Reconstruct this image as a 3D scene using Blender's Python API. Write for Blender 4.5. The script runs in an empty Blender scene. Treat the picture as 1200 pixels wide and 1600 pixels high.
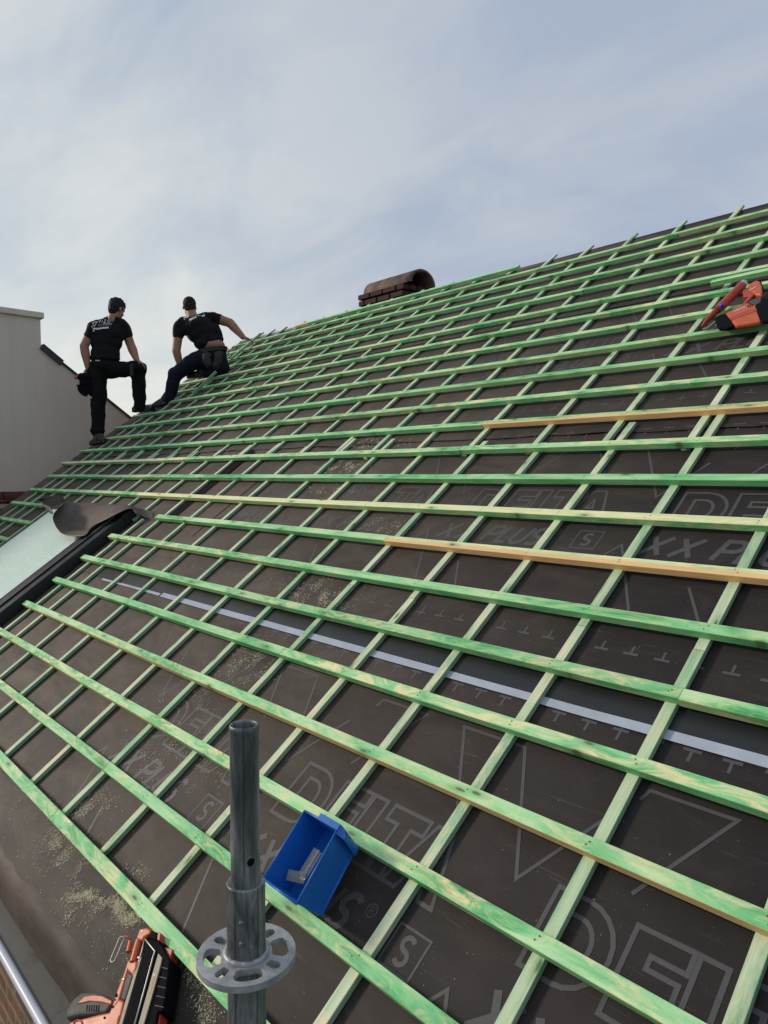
import bpy, bmesh, math, random
from mathutils import Vector, Matrix, noise as mnoise
from mathutils.bvhtree import BVHTree
random.seed(11)
C = bpy.context.scene
col = C.collection

# ------------------------------------------------------------------ camera, sky, sun
S = 1.6                                   # metres per roof unit
AL = math.radians(35.84)                  # roof pitch
ca, sa = math.cos(AL), math.sin(AL)
H = 6.5                                   # camera height above ground
FPX = 1123.14
RIGHT = Vector((0.67325, 0.73942, 0.0)).normalized()
FWD = Vector((-0.73843, 0.67236, -0.0515)).normalized()
RIGHT = (RIGHT - FWD*RIGHT.dot(FWD)).normalized()
DOWN = FWD.cross(RIGHT)
CAM = Vector((0, 0, H))
cd = bpy.data.cameras.new('camera'); cam = bpy.data.objects.new('camera', cd); col.objects.link(cam)
cd.sensor_fit = 'VERTICAL'; cd.sensor_height = 36.0; cd.lens = FPX/1600*36
cd.clip_start = 0.05; cd.clip_end = 3000
m = Matrix((RIGHT, -DOWN, -FWD)).transposed().to_4x4(); m.translation = CAM
cam.matrix_world = m
C.camera = cam

SUNDIR = Vector((1, 0.63, -0.50)).normalized()          # direction the light travels
el = math.asin(-SUNDIR.z); az = math.atan2(-SUNDIR.x, -SUNDIR.y)
W = bpy.data.worlds.new('World'); C.world = W; W.use_nodes = True
nt = W.node_tree; N = nt.nodes; LK = nt.links
for n in list(N): N.remove(n)
def wn(t, **k):
    n = N.new(t)
    for a, b in k.items(): setattr(n, a, b)
    return n
out = wn('ShaderNodeOutputWorld'); bg = wn('ShaderNodeBackground'); bg.inputs[1].default_value = 0.1
sky = wn('ShaderNodeTexSky', sky_type='NISHITA'); sky.sun_disc = False
sky.sun_elevation = el; sky.sun_rotation = az; sky.air_density = 1.2; sky.dust_density = 2.0; sky.altitude = 100
tc = wn('ShaderNodeTexCoord')
def wmath(op, a, b=None, clamp=False):
    n = wn('ShaderNodeMath', operation=op); n.use_clamp = clamp
    for i, v in enumerate((a, b)):
        if v is None: continue
        if isinstance(v, (int, float)): n.inputs[i].default_value = v
        else: LK.new(v, n.inputs[i])
    return n.outputs[0]
def wmix(f, a, b):
    n = wn('ShaderNodeMix', data_type='RGBA')
    for i, v in ((0, f), (6, a), (7, b)):
        if isinstance(v, (int, float)): n.inputs[i].default_value = v
        elif isinstance(v, tuple): n.inputs[i].default_value = (*v, 1)
        else: LK.new(v, n.inputs[i])
    return n.outputs[2]
def wdot(vec):
    n = wn('ShaderNodeVectorMath', operation='DOT_PRODUCT'); LK.new(tc.outputs['Generated'], n.inputs[0]); n.inputs[1].default_value = vec
    return n.outputs['Value']
sep = wn('ShaderNodeSeparateXYZ'); LK.new(tc.outputs['Generated'], sep.inputs[0])
# cloud-deck coordinates: x/(z+k), y/(z+k)
zz = wmath('ADD', wmath('MAXIMUM', sep.outputs[2], 0.0), 0.22)
cx = wmath('DIVIDE', sep.outputs[0], zz); cy = wmath('DIVIDE', sep.outputs[1], zz)
cmb = wn('ShaderNodeCombineXYZ'); LK.new(cx, cmb.inputs[0]); LK.new(cy, cmb.inputs[1])
mp = wn('ShaderNodeMapping'); LK.new(cmb.outputs[0], mp.inputs[0]); mp.inputs['Rotation'].default_value = (0, 0, 0.5); mp.inputs['Scale'].default_value = (0.8, 1.5, 1); mp.inputs['Location'].default_value = (2.3, 1.1, 0)
n1 = wn('ShaderNodeTexNoise'); LK.new(mp.outputs[0], n1.inputs[0]); n1.inputs['Scale'].default_value = 1.7; n1.inputs['Detail'].default_value = 9; n1.inputs['Roughness'].default_value = 0.56; n1.inputs['Distortion'].default_value = 0.5
cr = wn('ShaderNodeValToRGB'); LK.new(n1.outputs[0], cr.inputs[0]); cr.color_ramp.elements[0].position = 0.38; cr.color_ramp.elements[1].position = 0.62
cloudf = cr.outputs[0]
def pxdir(x, y): return tuple((RIGHT*((x-600)/FPX) + DOWN*((y-800)/FPX) + FWD).normalized())
gl = wmath('POWER', wmath('MAXIMUM', wdot(pxdir(170, 690)), 0.0), 26.0)
gm = wmath('POWER', wmath('MAXIMUM', wdot(pxdir(-260, 420)), 0.0), 7.0)
base = wmix(cloudf, (4.25, 4.95, 6.3), (5.35, 5.85, 6.6))
base = wmix(wmath('MULTIPLY', gm, 0.95, True), base, wmix(cloudf, (4.9, 5.75, 6.6), (7.5, 7.8, 7.75)))
base = wmix(wmath('MULTIPLY', gl, 0.8, True), base, wmix(cloudf, (7.6, 8.0, 7.8), (9.2, 9.1, 8.3)))
fin = wmix(0.12, base, sky.outputs[0])
LK.new(fin, bg.inputs[0]); LK.new(bg.outputs[0], out.inputs[0])

sl = bpy.data.lights.new('sun', 'SUN'); sun = bpy.data.objects.new('sun', sl); col.objects.link(sun)
sl.energy = 2.3; sl.angle = math.radians(9); sl.color = (1.0, 0.89, 0.75)
sun.rotation_euler = SUNDIR.to_track_quat('-Z', 'Y').to_euler()
sun.location = (-20, -12, 16)
C.view_settings.view_transform = 'Standard'; C.view_settings.look = 'None'
C.view_settings.exposure = 0.0; C.view_settings.gamma = 1; C.view_settings.use_curve_mapping = False

# ------------------------------------------------------------------ coordinates
def ray(x, y): return RIGHT*((x-600)/FPX) + DOWN*((y-800)/FPX) + FWD
def pt(x, y, z): return CAM + ray(x, y)*z
def onX(x, y, X): d = ray(x, y); return CAM + d*(X/d.x)
def onY(x, y, Y): d = ray(x, y); return CAM + d*(Y/d.y)
def onZ(x, y, Z): d = ray(x, y); return CAM + d*((Z-H)/d.z)
NW = Vector((0, -sa, ca)); NV = Vector((0, ca, sa))
def R3(u, v, w=0.0):
    """roof coordinates in metres (along the eave, up the slope, off the slope) to the world"""
    return CAM + Vector((u, 0, 0)) + NV*v + NW*(w - S)
def onW(x, y, w):
    d = ray(x, y); t = (w - S)/d.dot(NW); q = d*t
    return q.x, q.dot(NV), t          # u, v, depth (metres)
ROOFM = Matrix(((1, 0, 0), (0, ca, -sa), (0, sa, ca)))

# ------------------------------------------------------------------ object helpers
def obj(name, bm, mats, parent=None, smooth=False, loc=None):
    me = bpy.data.meshes.new(name); bm.normal_update(); bm.to_mesh(me); bm.free()
    for mt in (mats if isinstance(mats, (list, tuple)) else [mats]): me.materials.append(mt)
    if smooth:
        for p in me.polygons: p.use_smooth = True
    o = bpy.data.objects.new(name, me); col.objects.link(o)
    if loc is not None: o.location = loc
    if parent: o.parent = parent
    return o
def tag(o, label, cat, group=None):
    o['label'] = label; o['category'] = cat
    if group: o['group'] = group
    return o
def thing(name, label, cat, loc=(0, 0, 0), group=None):
    o = bpy.data.objects.new(name, None); col.objects.link(o); o.location = loc; o.empty_display_size = 0.2
    return tag(o, label, cat, group)
def attach(o, parent):
    """parent while keeping the world placement (parents carry location only)"""
    o.parent = parent; o.matrix_parent_inverse = Matrix.Translation(parent_loc(parent)).inverted()
def parent_loc(p):
    L = Vector(p.location)
    while p.parent: p = p.parent; L = L + Vector(p.location)
    return L
def box(bm, x0, x1, y0, y1, z0, z1, mat=0, M=None):
    vs = [bm.verts.new((x, y, z)) for z in (z0, z1) for y in (y0, y1) for x in (x0, x1)]
    if M is not None:
        for v in vs: v.co = M @ v.co
    for f in ((0,2,3,1),(4,5,7,6),(0,1,5,4),(2,6,7,3),(0,4,6,2),(1,3,7,5)):
        fc = bm.faces.new([vs[i] for i in f]); fc.material_index = mat
    return vs
def prism(bm, pts, off, mat=0, nofront=False):
    """closed polygon pts (world) swept along off"""
    a = [bm.verts.new(p) for p in pts]; b = [bm.verts.new(Vector(p)+off) for p in pts]
    n = len(pts)
    fs = [bm.faces.new(a), bm.faces.new(list(reversed(b)))]
    for i in range(n): fs.append(bm.faces.new((a[(i+1) % n], a[i], b[i], b[(i+1) % n])))
    for f in fs: f.material_index = mat
    bmesh.ops.recalc_face_normals(bm, faces=fs)
def tube(bm, pts, r, seg=8, mat=0, cap=True):
    pts = [Vector(p) for p in pts]; rings = []
    for i, p in enumerate(pts):
        t = (pts[min(i+1, len(pts)-1)] - pts[max(i-1, 0)]).normalized()
        a = t.orthogonal().normalized() if i == 0 else (prev - t*prev.dot(t)).normalized()
        prev = a; b = t.cross(a)
        rr = r[i] if isinstance(r, (list, tuple)) else r
        rings.append([bm.verts.new(p + (a*math.cos(k*2*math.pi/seg) + b*math.sin(k*2*math.pi/seg))*rr) for k in range(seg)])
    for i in range(len(rings)-1):
        for k in range(seg):
            f = bm.faces.new((rings[i][k], rings[i][(k+1) % seg], rings[i+1][(k+1) % seg], rings[i+1][k])); f.material_index = mat
    if cap:
        bm.faces.new(list(reversed(rings[0]))).material_index = mat; bm.faces.new(rings[-1]).material_index = mat
def lathe(bm, prof, seg=32, M=None, mat=0):
    rings = []
    for r, z in prof:
        rings.append([bm.verts.new((r*math.cos(k*2*math.pi/seg), r*math.sin(k*2*math.pi/seg), z)) for k in range(seg)])
    for i in range(len(rings)-1):
        for k in range(seg):
            f = bm.faces.new((rings[i][k], rings[i][(k+1) % seg], rings[i+1][(k+1) % seg], rings[i+1][k])); f.material_index = mat
    if M is not None:
        for rg in rings:
            for v in rg: v.co = M @ v.co
    return rings
def bevel(o, w=0.002, seg=2):
    b = o.modifiers.new('bevel', 'BEVEL'); b.width = w; b.segments = seg; b.limit_method = 'ANGLE'; b.angle_limit = 0.6
    return o

# ------------------------------------------------------------------ materials
class MT:
    def __init__(s, name):
        s.m = bpy.data.materials.new(name); s.m.use_nodes = True; s.t = s.m.node_tree
        s.p = s.t.nodes['Principled BSDF']; s.tc = None
    def n(s, t, **k):
        n = s.t.nodes.new(t)
        for a, b in k.items(): setattr(n, a, b)
        return n
    def put(s, sock, v):
        if isinstance(v, (int, float)): sock.default_value = v
        elif isinstance(v, tuple): sock.default_value = (*v, 1) if len(v) == 3 and len(sock.default_value) == 4 else v
        else: s.t.links.new(v, sock)
    def co(s, kind='Object'):
        if not s.tc: s.tc = s.n('ShaderNodeTexCoord')
        return s.tc.outputs[kind]
    def map(s, vec, scale=(1,1,1), loc=(0,0,0), rot=(0,0,0)):
        n = s.n('ShaderNodeMapping'); s.put(n.inputs[0], vec); n.inputs['Scale'].default_value = scale
        n.inputs['Location'].default_value = loc; n.inputs['Rotation'].default_value = rot; return n.outputs[0]
    def noise(s, vec, scale, detail=4, rough=0.5, dist=0.0):
        n = s.n('ShaderNodeTexNoise'); s.put(n.inputs[0], vec); n.inputs['Scale'].default_value = scale
        n.inputs['Detail'].default_value = detail; n.inputs['Roughness'].default_value = rough; n.inputs['Distortion'].default_value = dist
        return n.outputs[0]
    def ramp(s, f, stops):
        n = s.n('ShaderNodeValToRGB'); s.put(n.inputs[0], f); e = n.color_ramp.elements
        while len(e) < len(stops): e.new(0.5)
        for i, (p, c) in enumerate(stops):
            e[i].position = p; e[i].color = (c, c, c, 1) if isinstance(c, (int, float)) else (*c, 1)
        return n.outputs[0]
    def mix(s, f, a, b, blend='MIX'):
        n = s.n('ShaderNodeMix', data_type='RGBA', blend_type=blend)
        s.put(n.inputs[0], f)
        for i, v in ((6, a), (7, b)):
            s.put(n.inputs[i], v)
        return n.outputs[2]
    def math(s, op, a, b=0.0, clamp=False):
        n = s.n('ShaderNodeMath', operation=op); n.use_clamp = clamp; s.put(n.inputs[0], a); s.put(n.inputs[1], b); return n.outputs[0]
    def bump(s, h, strength=0.3, dist=0.01, base=None):
        n = s.n('ShaderNodeBump'); s.put(n.inputs['Height'], h); n.inputs['Strength'].default_value = strength; n.inputs['Distance'].default_value = dist
        if base is not None: s.t.links.new(base, n.inputs['Normal'])
        return n.outputs[0]
    def set(s, color=None, rough=None, metal=None, normal=None, spec=None, **k):
        if color is not None: s.put(s.p.inputs['Base Color'], color)
        if rough is not None: s.put(s.p.inputs['Roughness'], rough)
        if metal is not None: s.put(s.p.inputs['Metallic'], metal)
        if normal is not None: s.t.links.new(normal, s.p.inputs['Normal'])
        if spec is not None: s.p.inputs['Specular IOR Level'].default_value = spec
        return s.m
def simple(name, c, rough=0.5, metal=0.0, var=0.15, scale=20, bump=0.1, spec=0.5):
    a = MT(name); f = a.noise(a.co(), scale, 5, 0.6)
    lo = tuple(x*(1-var) for x in c); hi = tuple(min(1, x*(1+var)) for x in c)
    return a.set(a.mix(f, lo, hi), a.math('ADD', a.math('MULTIPLY', f, 0.2), rough-0.1), metal, a.bump(f, bump, 0.004), spec)

def wood(name, pale):
    """green-dipped softwood; object colour: R yellow patchiness, G bare front face, B shade"""
    a = MT(name)
    oi = a.n('ShaderNodeObjectInfo'); sc = a.n('ShaderNodeSeparateColor'); a.put(sc.inputs[0], oi.outputs['Color'])
    off = a.n('ShaderNodeVectorMath', operation='MULTIPLY_ADD')
    cmbn = a.n('ShaderNodeCombineXYZ'); a.put(cmbn.inputs[0], oi.outputs['Random']); a.put(cmbn.inputs[1], oi.outputs['Random']); a.put(cmbn.inputs[2], oi.outputs['Random'])
    a.put(off.inputs[0], cmbn.outputs[0]); off.inputs[1].default_value = (37., 11., 23.); a.put(off.inputs[2], a.co())
    P = off.outputs[0]
    grain = a.noise(a.map(P, (3.0, 70, 70)), 1.0, 6, 0.65, 0.4)
    fine = a.noise(a.map(P, (12, 260, 260)), 1.0, 3, 0.6)
    patch = a.noise(a.map(P, (2.2, 9, 9)), 1.0, 5, 0.62, 0.9)
    patch2 = a.noise(a.map(P, (5.5, 16, 16), (5, 3, 1)), 1.0, 5, 0.7, 1.6)
    saw = a.noise(a.map(P, (150, 12, 12), rot=(0, 0, 0.5)), 1.0, 2, 0.5)
    if pale: g0, g1, g2, yel = (0.22, 0.43, 0.25), (0.50, 0.64, 0.40), (0.70, 0.74, 0.52), (0.80, 0.70, 0.46)
    else: g0, g1, g2, yel = (0.045, 0.33, 0.09), (0.23, 0.64, 0.27), (0.52, 0.82, 0.43), (0.84, 0.78, 0.42)
    c = a.ramp(patch, [(0.33, g0), (0.47, g1), (0.62, g2)])
    c = a.mix(a.math('MULTIPLY', a.math('SUBTRACT', oi.outputs['Random'], 0.35), 0.8, True), c, a.mix(0.5, c, (0.07, 0.50, 0.17)))
    ym = a.ramp(patch2, [(0.46, 0.0), (0.66, 1.0)])
    ym = a.math('MULTIPLY', ym, a.math('ADD', a.math('MULTIPLY', sc.outputs[0], 1.6), 0.30), True)
    c = a.mix(ym, c, yel)
    # front face
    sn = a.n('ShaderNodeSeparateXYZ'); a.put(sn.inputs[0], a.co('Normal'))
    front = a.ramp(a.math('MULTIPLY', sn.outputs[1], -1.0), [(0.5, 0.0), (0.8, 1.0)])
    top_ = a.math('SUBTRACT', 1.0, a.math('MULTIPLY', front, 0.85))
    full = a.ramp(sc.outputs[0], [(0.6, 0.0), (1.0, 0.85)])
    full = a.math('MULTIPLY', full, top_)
    c = a.mix(full, c, a.mix(patch, (0.90, 0.80, 0.42), (0.80, 0.84, 0.48)))
    # the darker undipped streaks
    c = a.mix(a.ramp(grain, [(0.30, 0.55), (0.5, 0.0)]), c, a.mix(0.5, c, (0.06, 0.17, 0.06)))
    bare = a.mix(grain, (0.70, 0.37, 0.14), (0.96, 0.63, 0.31))
    c = a.mix(a.math('MULTIPLY', front, sc.outputs[1]), c, bare)
    so = a.n('ShaderNodeSeparateXYZ'); a.put(so.inputs[0], a.co())
    edge = a.ramp(a.math('ADD', a.math('MULTIPLY', so.outputs[1], -28.0), a.math('ADD', 0.20, a.math('MULTIPLY', patch, 0.6))), [(0.30, 0.0), (0.75, 1.0)])
    c = a.mix(a.math('MULTIPLY', a.math('MULTIPLY', edge, top_), a.ramp(sc.outputs[1], [(0.9, 0.0), (0.97, 0.9)])), c, bare)
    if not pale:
        c = a.mix(a.math('MULTIPLY', front, a.math('SUBTRACT', 1.0, sc.outputs[1])), c, a.mix(0.5, c, (0.06, 0.34, 0.12)))  # fronts painted darker than the tops: shading put into the colour
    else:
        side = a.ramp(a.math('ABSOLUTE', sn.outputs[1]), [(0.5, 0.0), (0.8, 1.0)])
        c = a.mix(side, c, a.mix(0.6, c, (0.10, 0.26, 0.19)))  # long sides painted dark teal, their shade put into the colour
    # knots
    sx = a.n('ShaderNodeSeparateXYZ'); a.put(sx.inputs[0], P)
    v = a.n('ShaderNodeTexVoronoi', voronoi_dimensions='2D'); a.put(v.inputs[0], a.map(P, (3.0, 10, 1))); v.inputs['Scale'].default_value = 1.0
    kd = v.outputs['Distance']
    c = a.mix(a.ramp(kd, [(0.020, 0.95), (0.040, 0.75), (0.055, 0.0)]), c, (0.085, 0.06, 0.03))
    c = a.mix(a.ramp(kd, [(0.05, 0.5), (0.17, 0.0)]), c, (0.07, 0.26, 0.08))
    c = a.mix(a.math('MULTIPLY', a.math('SUBTRACT', fine, 0.5), 0.9, True), c, (0.85, 0.85, 0.6))
    c = a.mix(a.math('MULTIPLY', sc.outputs[2], 0.55), c, (0.05, 0.20, 0.08))
    hgt = a.math('ADD', a.math('MULTIPLY', grain, 0.7), a.math('ADD', a.math('MULTIPLY', fine, 0.35), a.math('MULTIPLY', saw, 0.25)))
    return a.set(c, 0.62, 0, a.bump(hgt, 0.45, 0.004), 0.3)
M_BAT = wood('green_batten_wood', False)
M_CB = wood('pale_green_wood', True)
M_NAIL = simple('nail_steel', (0.10, 0.085, 0.075), 0.5, 0.4)

def membrane(name, tone=1.0, red=0.0, rough=0.62):
    a = MT(name); P = a.co()
    big = a.noise(P, 0.9, 5, 0.6, 0.5); mid = a.noise(a.map(P, (4, 9, 9)), 1.0, 6, 0.65, 0.8)
    weave = a.n('ShaderNodeTexWave', bands_direction='Y'); a.put(weave.inputs[0], P); weave.inputs['Scale'].default_value = 55; weave.inputs['Distortion'].default_value = 1.2; weave.inputs['Detail'].default_value = 2
    c = a.mix(a.ramp(big, [(0.35, 0.0), (0.7, 1.0)]), tuple(x*tone for x in (0.013+0.02*red, 0.0115, 0.0115)), tuple(x*tone for x in (0.036+0.05*red, 0.0275, 0.0245)))
    c = a.mix(a.ramp(mid, [(0.5, 0.0), (0.8, 0.5)]), c, tuple(x*tone for x in (0.060, 0.050, 0.042)))
    # dust lying on it, more towards the far (left) side
    sx = a.n('ShaderNodeSeparateXYZ'); a.put(sx.inputs[0], P)
    far = a.ramp(a.math('DIVIDE', a.math('MULTIPLY', sx.outputs[0], -1.0), 9.0), [(0.11, 0.0), (0.22, 0.35), (0.42, 0.8), (1.0, 1.0)])
    dm = a.noise(a.map(P, (2.0, 3.5, 3.5)), 1.0, 7, 0.72, 0.6)
    dust = a.math('MULTIPLY', a.ramp(dm, [(0.42, 0.0), (0.72, 0.85)]), far)
    c = a.mix(dust, c, (0.20, 0.17, 0.12))
    c = a.mix(a.math('MULTIPLY', far, 0.6), c, (0.112, 0.084, 0.064))
    sp = a.n('ShaderNodeTexVoronoi'); a.put(sp.inputs[0], P); sp.inputs['Scale'].default_value = 75
    spm = a.noise(P, 3.0, 4, 0.6)
    spk = a.math('MULTIPLY', a.ramp(sp.outputs['Distance'], [(0.03, 1.0), (0.06, 0.0)]), a.ramp(spm, [(0.42, 0.05), (0.62, 0.7)]))
    c = a.mix(spk, c, (0.50, 0.46, 0.36))
    sc_ = a.noise(a.map(P, (3, 60, 60), rot=(0, 0, 0.4)), 1.0, 5, 0.7, 2.0)
    c = a.mix(a.ramp(sc_, [(0.62, 0.0), (0.76, 0.5)]), c, (0.16, 0.14, 0.12))
    b = a.bump(weave.outputs['Fac'], 0.10, 0.0015)
    b = a.bump(mid, 0.35, 0.006, b)
    wr = a.noise(a.map(P, (1.6, 4.5, 4.5), rot=(0, 0, 0.35)), 0.7, 2, 0.5, 0.9)
    b = a.bump(wr, 0.55, 0.03, b)
    return a.set(c, a.math('ADD', a.math('MULTIPLY', mid, 0.2), rough-0.04), 0, b, 0.26)
M_MEM = membrane('dark_underlay')
M_RED = membrane('rusty_underlay', 1.25, 0.9)
M_PRINT = simple('grey_print', (0.066, 0.065, 0.066), 0.6, 0, 0.25, 60, 0.05)
M_TAPE = simple('blue_grey_tape', (0.38, 0.42, 0.49), 0.36, 0, 0.22, 14, 0.2)
M_BAND = simple('black_adhesive_strip', (0.016, 0.017, 0.018), 0.34, 0, 0.2, 9, 0.15)

def bricks(name, c1, c2, mortar, scale, rot=(0, 0, 0), dark=1.0):
    a = MT(name); P = a.co()
    b = a.n('ShaderNodeTexBrick'); a.put(b.inputs[0], a.map(P, (1, 1, 1), rot=rot)); b.inputs['Scale'].default_value = scale
    b.inputs['Color1'].default_value = (*c1, 1); b.inputs['Color2'].default_value = (*c2, 1); b.inputs['Mortar'].default_value = (*mortar, 1)
    b.inputs['Mortar Size'].default_value = 0.012; b.inputs['Brick Width'].default_value = 0.22; b.inputs['Row Height'].default_value = 0.065; b.inputs['Mortar Smooth'].default_value = 0.3
    n = a.noise(P, 14, 6, 0.7); n2 = a.noise(P, 2.2, 4, 0.6)
    c = a.mix(a.ramp(n, [(0.35, 0.5), (0.6, 0.0)]), b.outputs['Color'], (0.04, 0.03, 0.025))
    c = a.mix(a.ramp(n2, [(0.45, 0.0), (0.75, 0.5)]), c, (0.09, 0.08, 0.06))
    bp = a.bump(b.outputs['Fac'], -0.7, 0.01); bp = a.bump(n, 0.4, 0.006, bp)
    return a.set(c, 0.85, 0, bp, 0.2)

# ------------------------------------------------------------------ ground (far below, reached from other positions)
a = MT('ground_grass'); f = a.noise(a.co(), 0.4, 8, 0.6)
M_GR = a.set(a.mix(f, (0.035, 0.06, 0.02), (0.09, 0.10, 0.05)), 0.95, 0, a.bump(f, 0.5, 0.1), 0.1)
a = MT('paving'); f = a.noise(a.co(), 6, 8, 0.6)
M_PAV = a.set(a.mix(f, (0.16, 0.15, 0.14), (0.30, 0.29, 0.27)), 0.9, 0, a.bump(f, 0.3, 0.01), 0.2)
bm = bmesh.new(); box(bm, -900, 900, -900, 900, -0.5, 0.0)
o = obj('ground', bm, M_GR); o['kind'] = 'structure'
bm = bmesh.new(); box(bm, -30, 12, -9, 0.6, 0.004, 0.06)
o = obj('paved_yard', bm, M_PAV); o['kind'] = 'structure'

# ------------------------------------------------------------------ measured roof grid (roof units)
VJ = {1: 3.24, 2: 3.089, 3: 2.937, 4: 2.782, 5: 2.621, 6: 2.47, 7: 2.312, 8: 2.152, 9: 1.993, 10: 1.84, 11: 1.683, 12: 1.527, 13: 1.366, 14: 1.21,
      15: 1.056, 16: 0.897, 17: 0.742, 18: 0.588, 19: 0.433, 20: 0.277, 21: 0.122, 22: -0.031}
LOW = [0.44, 0.185, -0.07, -0.325, -0.573, -0.822, -1.070, -1.323, -1.576, -1.826, -2.076, -2.331, -2.62, -2.889, -3.140, -3.305]
LEFT = [-3.645, -3.891, -4.148, -4.414, -4.669, -4.947, -5.136, -5.317]
UPP = [0.40, 0.145, -0.11, -0.36, -0.612, -0.862, -1.114, -1.360, -1.625, -1.876, -2.127, -2.358, -2.611, -2.868, -3.12, -3.385]
KC = 1.00875/1.02; KM = 1.0197/1.032
RB_U = 0.95           # right end of the roof (units)
VERGE = -5.56
HB = 0.027
W_TOP = 0.0125; W_B0 = W_TOP - HB; HC = 0.0165; W_C0 = W_B0 - HC      # batten top, batten foot, counter-batten foot
W_MEM = W_C0 - 0.0015
house = thing('house', 'brick house with its roof stripped to dark underlay and green battens', 'house', (-3.0, 3.0, 0))

def roofobj(name, bm, mats, u, v, w, parent=house, smooth=False, rz=0.0):
    o = obj(name, bm, mats, None, smooth)
    o.matrix_world = Matrix.Translation(R3(u, v, w)) @ (ROOFM @ Matrix.Rotation(rz, 3, 'Z')).to_4x4()
    if parent: attach(o, parent)
    return o
def plank(L, wid, hei, seed, along='x', warp=0.003, nails=None, nailr=0.0023, bite=None):
    """a sawn board: origin in the middle of its foot, slightly wavy along its length"""
    bm = bmesh.new(); n = max(2, int(L/0.22)); ch = 0.0012
    prof = [(-wid/2, 0), (wid/2, 0), (wid/2, hei-ch), (wid/2-ch, hei), (-wid/2+ch, hei), (-wid/2, hei-ch)]
    rings = []
    for i in range(n+1):
        x = -L/2 + L*i/n
        dy = (mnoise.noise(Vector((x*0.7, seed*7.1, 0)))) * warp*1.6; dz = mnoise.noise(Vector((x*0.9, seed*3.3, 5)))*warp*0.35
        sw = 1 + 0.03*mnoise.noise(Vector((x*2.3, seed, 9)))
        rings.append([bm.verts.new((x, y*sw+dy, z+(dz if z > 0 else 0))) for y, z in prof])
    k = len(prof)
    for i in range(n):
        for j in range(k): bm.faces.new((rings[i][j], rings[i+1][j], rings[i+1][(j+1) % k], rings[i][(j+1) % k]))
    bm.faces.new(rings[0]); bm.faces.new(list(reversed(rings[-1])))
    bmesh.ops.recalc_face_normals(bm, faces=bm.faces)
    rr = random.Random(int(seed*1000))
    for nx in (nails or []):
        for q in range(2):
            px = nx + rr.uniform(-0.010, 0.010); py = (-0.25+0.5*q)*wid*0.6 + rr.uniform(-0.003, 0.003)
            dy = mnoise.noise(Vector((px*0.7, seed*7.1, 0)))*warp*1.6
            c = bm.verts.new((px, py+dy, hei+0.0009)); ring = [bm.verts.new((px+math.cos(t*math.pi/3)*nailr, py+dy+math.sin(t*math.pi/3)*nailr, hei+0.0011)) for t in range(6)]
            for t in range(6): bm.faces.new((c, ring[t], ring[(t+1) % 6])).material_index = 1
    return bm

# counter-battens (running up the slope)
def counter(u, v0, v1, seed, shade=0.0, yel=0.2):
    u *= KC; L = (v1-v0)*S
    bm = plank(L, 0.034, HC, seed, nails=None, warp=0.003)
    bmesh.ops.transform(bm, matrix=Matrix.Rotation(0, 3, 'Z'), verts=bm.verts)
    o = roofobj('counter_batten', bm, [M_CB, M_NAIL], u*S, (v0+v1)/2*S, W_C0, rz=math.pi/2)
    o.color = (yel, 0.0, shade, 1)
rnd = random.Random(5)
SKY_T = 1.0
for i, u in enumerate(LOW):
    j1 = 0.87 + rnd.uniform(-0.02, 0.03); top = 1.56 + rnd.uniform(0.0, 0.10)
    if abs(u+0.822) < 0.01: top = 1.675
    bot = -0.046 + rnd.uniform(-0.004, 0.004)
    counter(u, bot, j1, 10+i, yel=rnd.choice([0.05, 0.3, 0.55]), shade=rnd.uniform(0, 0.12))
    if u > -3.2: counter(u, j1+0.0015, top, 50+i, yel=rnd.choice([0.05, 0.3, 0.5]), shade=rnd.uniform(0, 0.2))
    else: counter(u, j1+0.0015, 1.045, 50+i)
for i, u in enumerate(UPP):
    counter(u, 1.515+rnd.uniform(-0.01, 0.02), 2.45 if i % 2 else 3.455, 90+i, yel=rnd.choice([0, 0.2, 0.6]), shade=rnd.uniform(0, 0.2))
    if i % 2: counter(u-0.002, 2.4512, 3.455+rnd.uniform(-0.01, 0.012), 120+i, yel=rnd.choice([0.0, 0.2, 0.4]), shade=rnd.uniform(0, 0.2))
for i, u in enumerate([-3.395] + LEFT):
    if u > -4.40: counter(u, 1.03, 1.62, 150+i, shade=0.1)
    else: counter(u, 0.2, 1.62+rnd.uniform(-0.04, 0.05), 150+i, shade=0.1)
    if i > 0: counter(u-0.038 if u > -4.9 else u-0.004, 1.64 if u < -4.9 else 1.53, 3.455+rnd.uniform(-0.012, 0.012), 170+i, shade=0.1)

# battens (running along the eave), each row in butt-jointed boards
def ux(x, y): return onW(x, y, 0)[0]/S
JOINTS = {11: [ux(757, 662)], 12: [ux(290, 717), ux(722, 703)], 13: [ux(733, 748), -3.6], 14: [ux(575, 790), ux(217, 773)], 15: [ux(603, 845)], 16: [-1.95], 18: [ux(445, 1018), 0.2],
          10: [-1.86], 9: [-2.6, -0.6], 8: [-3.2, -0.95], 7: [-1.9], 6: [-3.5, -0.9], 5: [-2.85], 4: [-1.8, -3.9], 3: [-2.25], 2: [-1.62, -3.9], 1: [-1.55, -2.9, -4.1],
          17: [-0.55, -2.05], 19: [0.15], 20: [-1.70, 0.4], 21: [-2.40, -0.55], 22: [-1.8]}
LEND = {12: -5.516, 11: -5.51, 10: -5.466, 9: -5.47, 8: -5.44, 7: -5.50, 6: -5.44, 5: -5.60, 4: -5.45, 3: -5.47, 2: -5.4, 1: -5.44, 13: -5.417, 14: -5.40, 15: -5.40}
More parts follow.
